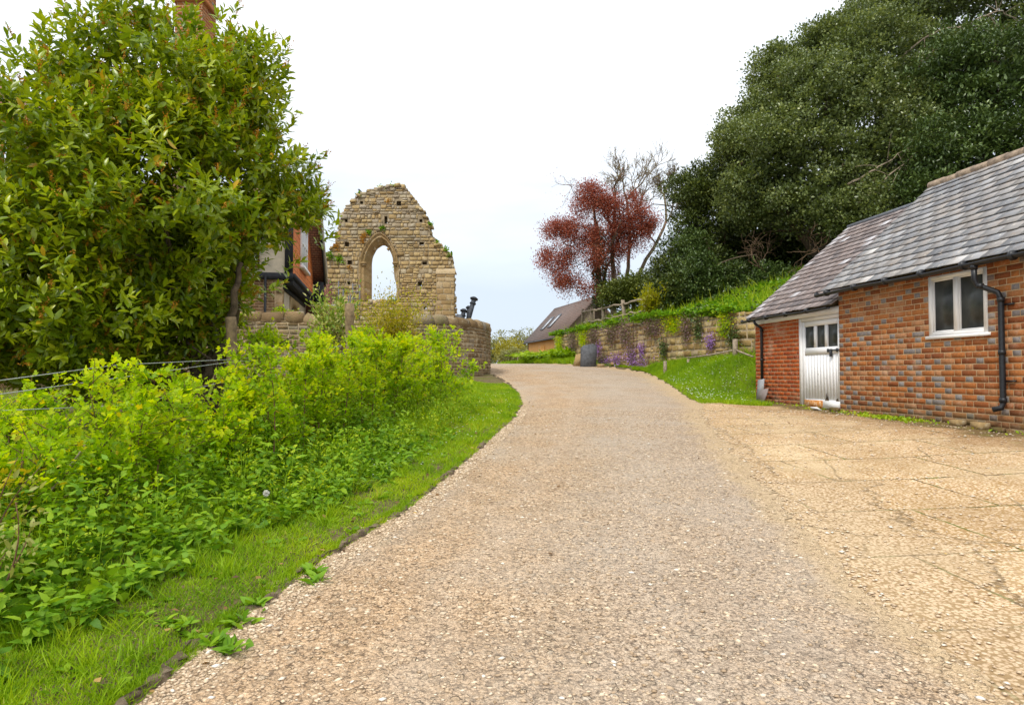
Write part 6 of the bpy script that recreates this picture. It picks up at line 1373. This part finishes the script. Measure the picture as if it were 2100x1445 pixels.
# copper tree
cb = [B(1210, 440, 42, (1.0, 1.0, 1.1)), B(1165, 500, 42, (1.2, 1.1, .9)), B(1195, 540, 42, (1.1, 1, 1.1)), B(1235, 480, 42, (1.0, 1, 1.2)), B(1180, 590, 41.5, (.95, .9, .6)), B(1290, 430, 42.5, (.95, .9, .75)), B(1310, 490, 42.5, (.65, .7, .7)), B(1270, 500, 42.5, (.6, .7, .7)), B(1140, 530, 42, (.7, .7, .8)), B(1215, 400, 42, (.55, .6, .55)), B(1145, 480, 42, (.6, .6, .6)), B(1190, 475, 41.6, (.9, .9, .8)), B(1240, 430, 42.2, (.8, .8, .8)), B(1210, 520, 41.5, (1.1, 1, .9)), B(1290, 465, 42.5, (.75, .7, .7)), B(1255, 455, 42.3, (.8, .8, .8)), B(1165, 560, 41.8, (.9, .9, .7)), B(1325, 455, 42.5, (.4, .4, .4))]
b = onT(1228, 42.3)
def cx(o, rr):
    g = MB(); tips = []
    for i in range(16):
        d = unit(V3(rr.normal() - .6, rr.normal() * .5, rr.rand() * 1.0 - .2)); grow(g, P(1215 + rr.normal() * 15, 510 + rr.normal() * 45, 42), d, 1.25, .025, 2, rr, tips, .5, -.05, minr=.008)
    g.build('twigs', M['bark_twig'], o)
    g = MB(); q = np.array([t[0] for t in tips]); q = np.repeat(q, 4, 0) + rr.normal(size=(len(q) * 4, 3)) * .18; leaves(g, L_DIA, q, rr.normal(size=q.shape), .085 * (.6 + .7 * rr.rand(len(q))), rr.rand(len(q)), rr); g.build('outer_sprays', M['copper'], o)
tree_mesh('copper_leaved_tree', 'red leaved tree standing alone above the far end of the wall', b, [([b, P(1228, 520, 42.3), P(1215, 400, 42)], .26, .05), ([b, P(1240, 560, 42.3), P(1290, 440, 42.5)], .14, .04)], cb, 5200, 12, .19, L_DIA, .095, 'copper', 208, lo=.2, hi=1.25, clump=(16, .42), flat=1., inner=0, wid=1.1, extra=cx)
# ivy on its trunk and on the neighbour
g = MB(); rr = np.random.RandomState(209); n = 2600; t = rr.rand(n); a = rr.rand(n) * 6.28; ctr = np.array([P(1232, 632, 42.2)]) * (1 - t[:, None]) + np.array([P(1226, 470, 42.2)]) * t[:, None]
rad = (.42 - .12 * t) * (.7 + .5 * rr.rand(n)); pos = ctr + np.stack([np.cos(a) * rad, np.sin(a) * rad, 0 * a], -1); leaves(g, L_DIA, pos, np.stack([np.cos(a), np.sin(a), -.5 + rr.normal(size=n) * .4], -1), .13 * (.6 + .7 * rr.rand(n)), rr.rand(n) * .8, rr, wid=1.4)
tag(g.build('trunk_ivy', M['ivy'], loc=P(1232, 632, 42.2)), 'dark ivy sleeve climbing the trunk of the red leaved tree', 'ivy')
# bare trees behind
def bare_tree(label, trunk, r0, seed, branches, name='bare_tree', leafy_=60):
    rr = np.random.RandomState(seed); p = np.array([P(*q) for q in trunk]); b = p[0].copy(); b[2] = float(T(b[0], b[1])) - .2; o = thing(name, label, 'tree', b, 'bare trees behind the red tree')
    p = np.vstack([b, p]); g = MB(); t = np.linspace(0, len(p) - 1, 16); q = np.stack([np.interp(t, range(len(p)), p[:, j]) for j in range(3)], 1) + rr.normal(size=(16, 3)) * .03; g.tube(q, np.linspace(r0, r0 * .35, 16), 8); tips = []
    g.build('trunk', M['bark_pale'], o, smooth=True); g = MB()
    for (px, py, D), (dx, dz), L_ in branches: grow(g, P(px, py, D), V3(dx, rr.normal() * .3, dz), L_, r0 * .38, 4, rr, tips, .48, .10, wob=.16, minr=.011, ratio=.66)
    g.build('branches', M['bark_pale'], o); q = np.array([t[0] for t in tips]); 
    if leafy_: 
        k_ = rr.choice(len(q), min(len(q), leafy_ * 8)); g = MB(); q = q[k_] + rr.normal(size=(len(k_), 3)) * .1; leaves(g, L_DIA, q, rr.normal(size=q.shape), .09, rr.rand(len(q)), rr); g.build('buds', M['far_yellow'], o)
bare_tree('pale bare tree with upright trunk rising behind the red crown', [(1285, 580, 44), (1292, 500, 44), (1285, 410, 44)], .17, 211, [((1290, 460, 44), (.35, 1), 1.9), ((1286, 410, 44), (-.3, 1), 1.5), ((1286, 410, 44), (.5, 1), 1.8), ((1289, 440, 44), (.8, .8), 1.2)])
bare_tree('bare tree leaning right over the clipped hedge with a crooked limb', [(1300, 580, 43.4), (1345, 500, 43.4), (1368, 450, 43.4), (1362, 400, 43.4)], .15, 212, [((1362, 400, 43.4), (.3, 1), 1.0), ((1366, 455, 43.4), (.8, .8), 1.1), ((1345, 500, 43.4), (-.6, .7), .9), ((1364, 415, 43.4), (-.3, 1), .9)], leafy_=30)
bare_tree('red barked ivy wrapped trunk between the red tree and the pale bare one', [(1258, 590, 43.2), (1256, 500, 43.2), (1262, 420, 43.2)], .22, 213, [((1262, 420, 43.2), (.1, 1), 1.1), ((1258, 470, 43.2), (-.4, .8), 1.0)], leafy_=20)
g = MB(); rr = np.random.RandomState(214); n = 1500; t = rr.rand(n); a = rr.rand(n) * 6.28; ctr = P(1260, 600, 43.1) * (1 - t[:, None]) + P(1257, 480, 43.1) * t[:, None]; rad = .34 * (.7 + .5 * rr.rand(n)); pos = ctr + np.stack([np.cos(a) * rad, np.sin(a) * rad, 0 * a], -1)
leaves(g, L_DIA, pos, np.stack([np.cos(a), np.sin(a), -.6 + 0 * a], -1), .11, rr.rand(n) * .6, rr, wid=1.3); tag(g.build('red_creeper', M['copper'], loc=P(1260, 600, 43.1)), 'rusty red creeper wrapped round the trunk beside the red tree', 'creeper')
# ------------------------------------------------------------------ distant trees
for i, (px, py, D, rad, mat, lb, nm) in enumerate(((1046, 716, 92, (2.0, 2, 1.5), 'far_yellow', 'distant rounded yellow green tree left of the barn', 'round_tree'), (1022, 712, 104, (1.9, 1.6, 2.3), 'far_leaf', 'distant thin grey tree beside the curved wall end', 'round_tree'), (1076, 700, 112, (2.4, 1.6, 2.2), 'far_leaf', 'distant grey brown tree behind the barn roof edge', 'round_tree'), (1000, 715, 118, (2.2, 2, 2.2), 'far_leaf', 'distant tree mostly hidden behind the curved wall', 'round_tree'), (1058, 728, 84, (1.8, 1.2, .9), 'far_leaf', 'low distant bush under the yellow green tree', 'round_bush'))):
    c = P(px, py, D); b = V3(c[0], D, float(T(c[0], D))); tree_mesh(nm, lb, b, [([b, c], .16, .05)], [(c, rad), (c + V3(-.8, 0, -.5), tuple(.7 * v for v in rad)), (c + V3(.9, 0, -.4), tuple(.65 * v for v in rad)), (c - V3(0, 0, 1.6), tuple(.8 * v for v in rad))], 420, 10, .25, L_DIA, .26, mat, 230 + i, lo=.3, inner=0, bark='bark_pale')
b = onT(1063, 47); stick('marker_post', 'thin pale post beside the track at its crest', 'post', V3(b[0], 52, float(T(b[0], 52))), V3(b[0], 52, float(T(b[0], 52)) + 1.0), .05, M['wood_grey'])
# ------------------------------------------------------------------ sky, sun, camera
SUN_EL, SUN_AZ = math.radians(52), math.radians(208)     # behind the camera and to its left, through thin cloud
w = bpy.data.worlds.new('World'); sc.world = w; w.use_nodes = True; nt = w.node_tree; bg = nt.nodes['Background']
sky = nt.nodes.new('ShaderNodeTexSky'); sky.sky_type = 'NISHITA'; sky.sun_disc = False; sky.sun_elevation = SUN_EL; sky.sun_rotation = SUN_AZ; sky.dust_density = 2.
tc = nt.nodes.new('ShaderNodeTexCoord'); mp = nt.nodes.new('ShaderNodeMapping'); mp.inputs['Scale'].default_value = (1.2, 1.2, 4.5); nt.links.new(tc.outputs['Generated'], mp.inputs[0])
no = nt.nodes.new('ShaderNodeTexNoise'); no.inputs['Scale'].default_value = 1.7; no.inputs['Detail'].default_value = 5; no.inputs['Roughness'].default_value = .5; nt.links.new(mp.outputs[0], no.inputs['Vector'])
sp = nt.nodes.new('ShaderNodeSeparateXYZ'); nt.links.new(tc.outputs['Generated'], sp.inputs[0])
rz_ = nt.nodes.new('ShaderNodeValToRGB'); rz_.color_ramp.elements[0].position = .04; rz_.color_ramp.elements[0].color = (.08, .08, .08, 1); rz_.color_ramp.elements[1].position = .46; rz_.color_ramp.elements[1].color = (1, 1, 1, 1); nt.links.new(sp.outputs[2], rz_.inputs[0])
rn = nt.nodes.new('ShaderNodeValToRGB'); rn.color_ramp.elements[0].position = .38; rn.color_ramp.elements[0].color = (.6, .6, .6, 1); rn.color_ramp.elements[1].position = .6; rn.color_ramp.elements[1].color = (1, 1, 1, 1); nt.links.new(no.outputs['Fac'], rn.inputs[0])
ml = nt.nodes.new('ShaderNodeMath'); ml.operation = 'MULTIPLY'; nt.links.new(rz_.outputs[0], ml.inputs[0]); nt.links.new(rn.outputs[0], ml.inputs[1])
mx = nt.nodes.new('ShaderNodeMix'); mx.data_type = 'RGBA'; mx.inputs[0].default_value = .94; nt.links.new(sky.outputs[0], mx.inputs[6]); cr = nt.nodes.new('ShaderNodeValToRGB'); e_ = cr.color_ramp.elements; e_[0].position = .2; e_[0].color = (.47, .535, .615, 1); e_[1].position = .95; e_[1].color = (.93, .945, .97, 1); nt.links.new(ml.outputs[0], cr.inputs[0]); sc10 = nt.nodes.new('ShaderNodeVectorMath'); sc10.operation = 'SCALE'; sc10.inputs['Scale'].default_value = 10; nt.links.new(cr.outputs[0], sc10.inputs[0]); nt.links.new(sc10.outputs[0], mx.inputs[7])
nt.links.new(mx.outputs[2], bg.inputs[0]); bg.inputs[1].default_value = .1
L = bpy.data.lights.new('sun', 'SUN'); L.energy = 1.5; L.angle = math.radians(14); L.color = (1, .95, .86); lo_ = bpy.data.objects.new('sun', L); COL.objects.link(lo_)
# sky sun_rotation is measured clockwise from +Y
dx, dy, dz = math.sin(SUN_AZ) * math.cos(SUN_EL), math.cos(SUN_AZ) * math.cos(SUN_EL), math.sin(SUN_EL)
from mathutils import Vector
lo_.rotation_euler = Vector((dx, dy, dz)).to_track_quat('Z', 'Y').to_euler()
cam = bpy.data.cameras.new('camera'); cam.lens = 24.0; cam.sensor_width = 36; cam.clip_end = 3000; cam.clip_start = .05
co_ = bpy.data.objects.new('camera', cam); COL.objects.link(co_); co_.location = (0, 0, EYE); co_.rotation_euler = (math.pi / 2 + TH, 0, 0); sc.camera = co_
sc.view_settings.view_transform = 'Standard'; sc.view_settings.look = 'None'; sc.view_settings.exposure = 0.76; sc.view_settings.gamma = 1
sc.cycles.use_denoising = True; sc.cycles.max_bounces = 6; sc.cycles.transparent_max_bounces = 4
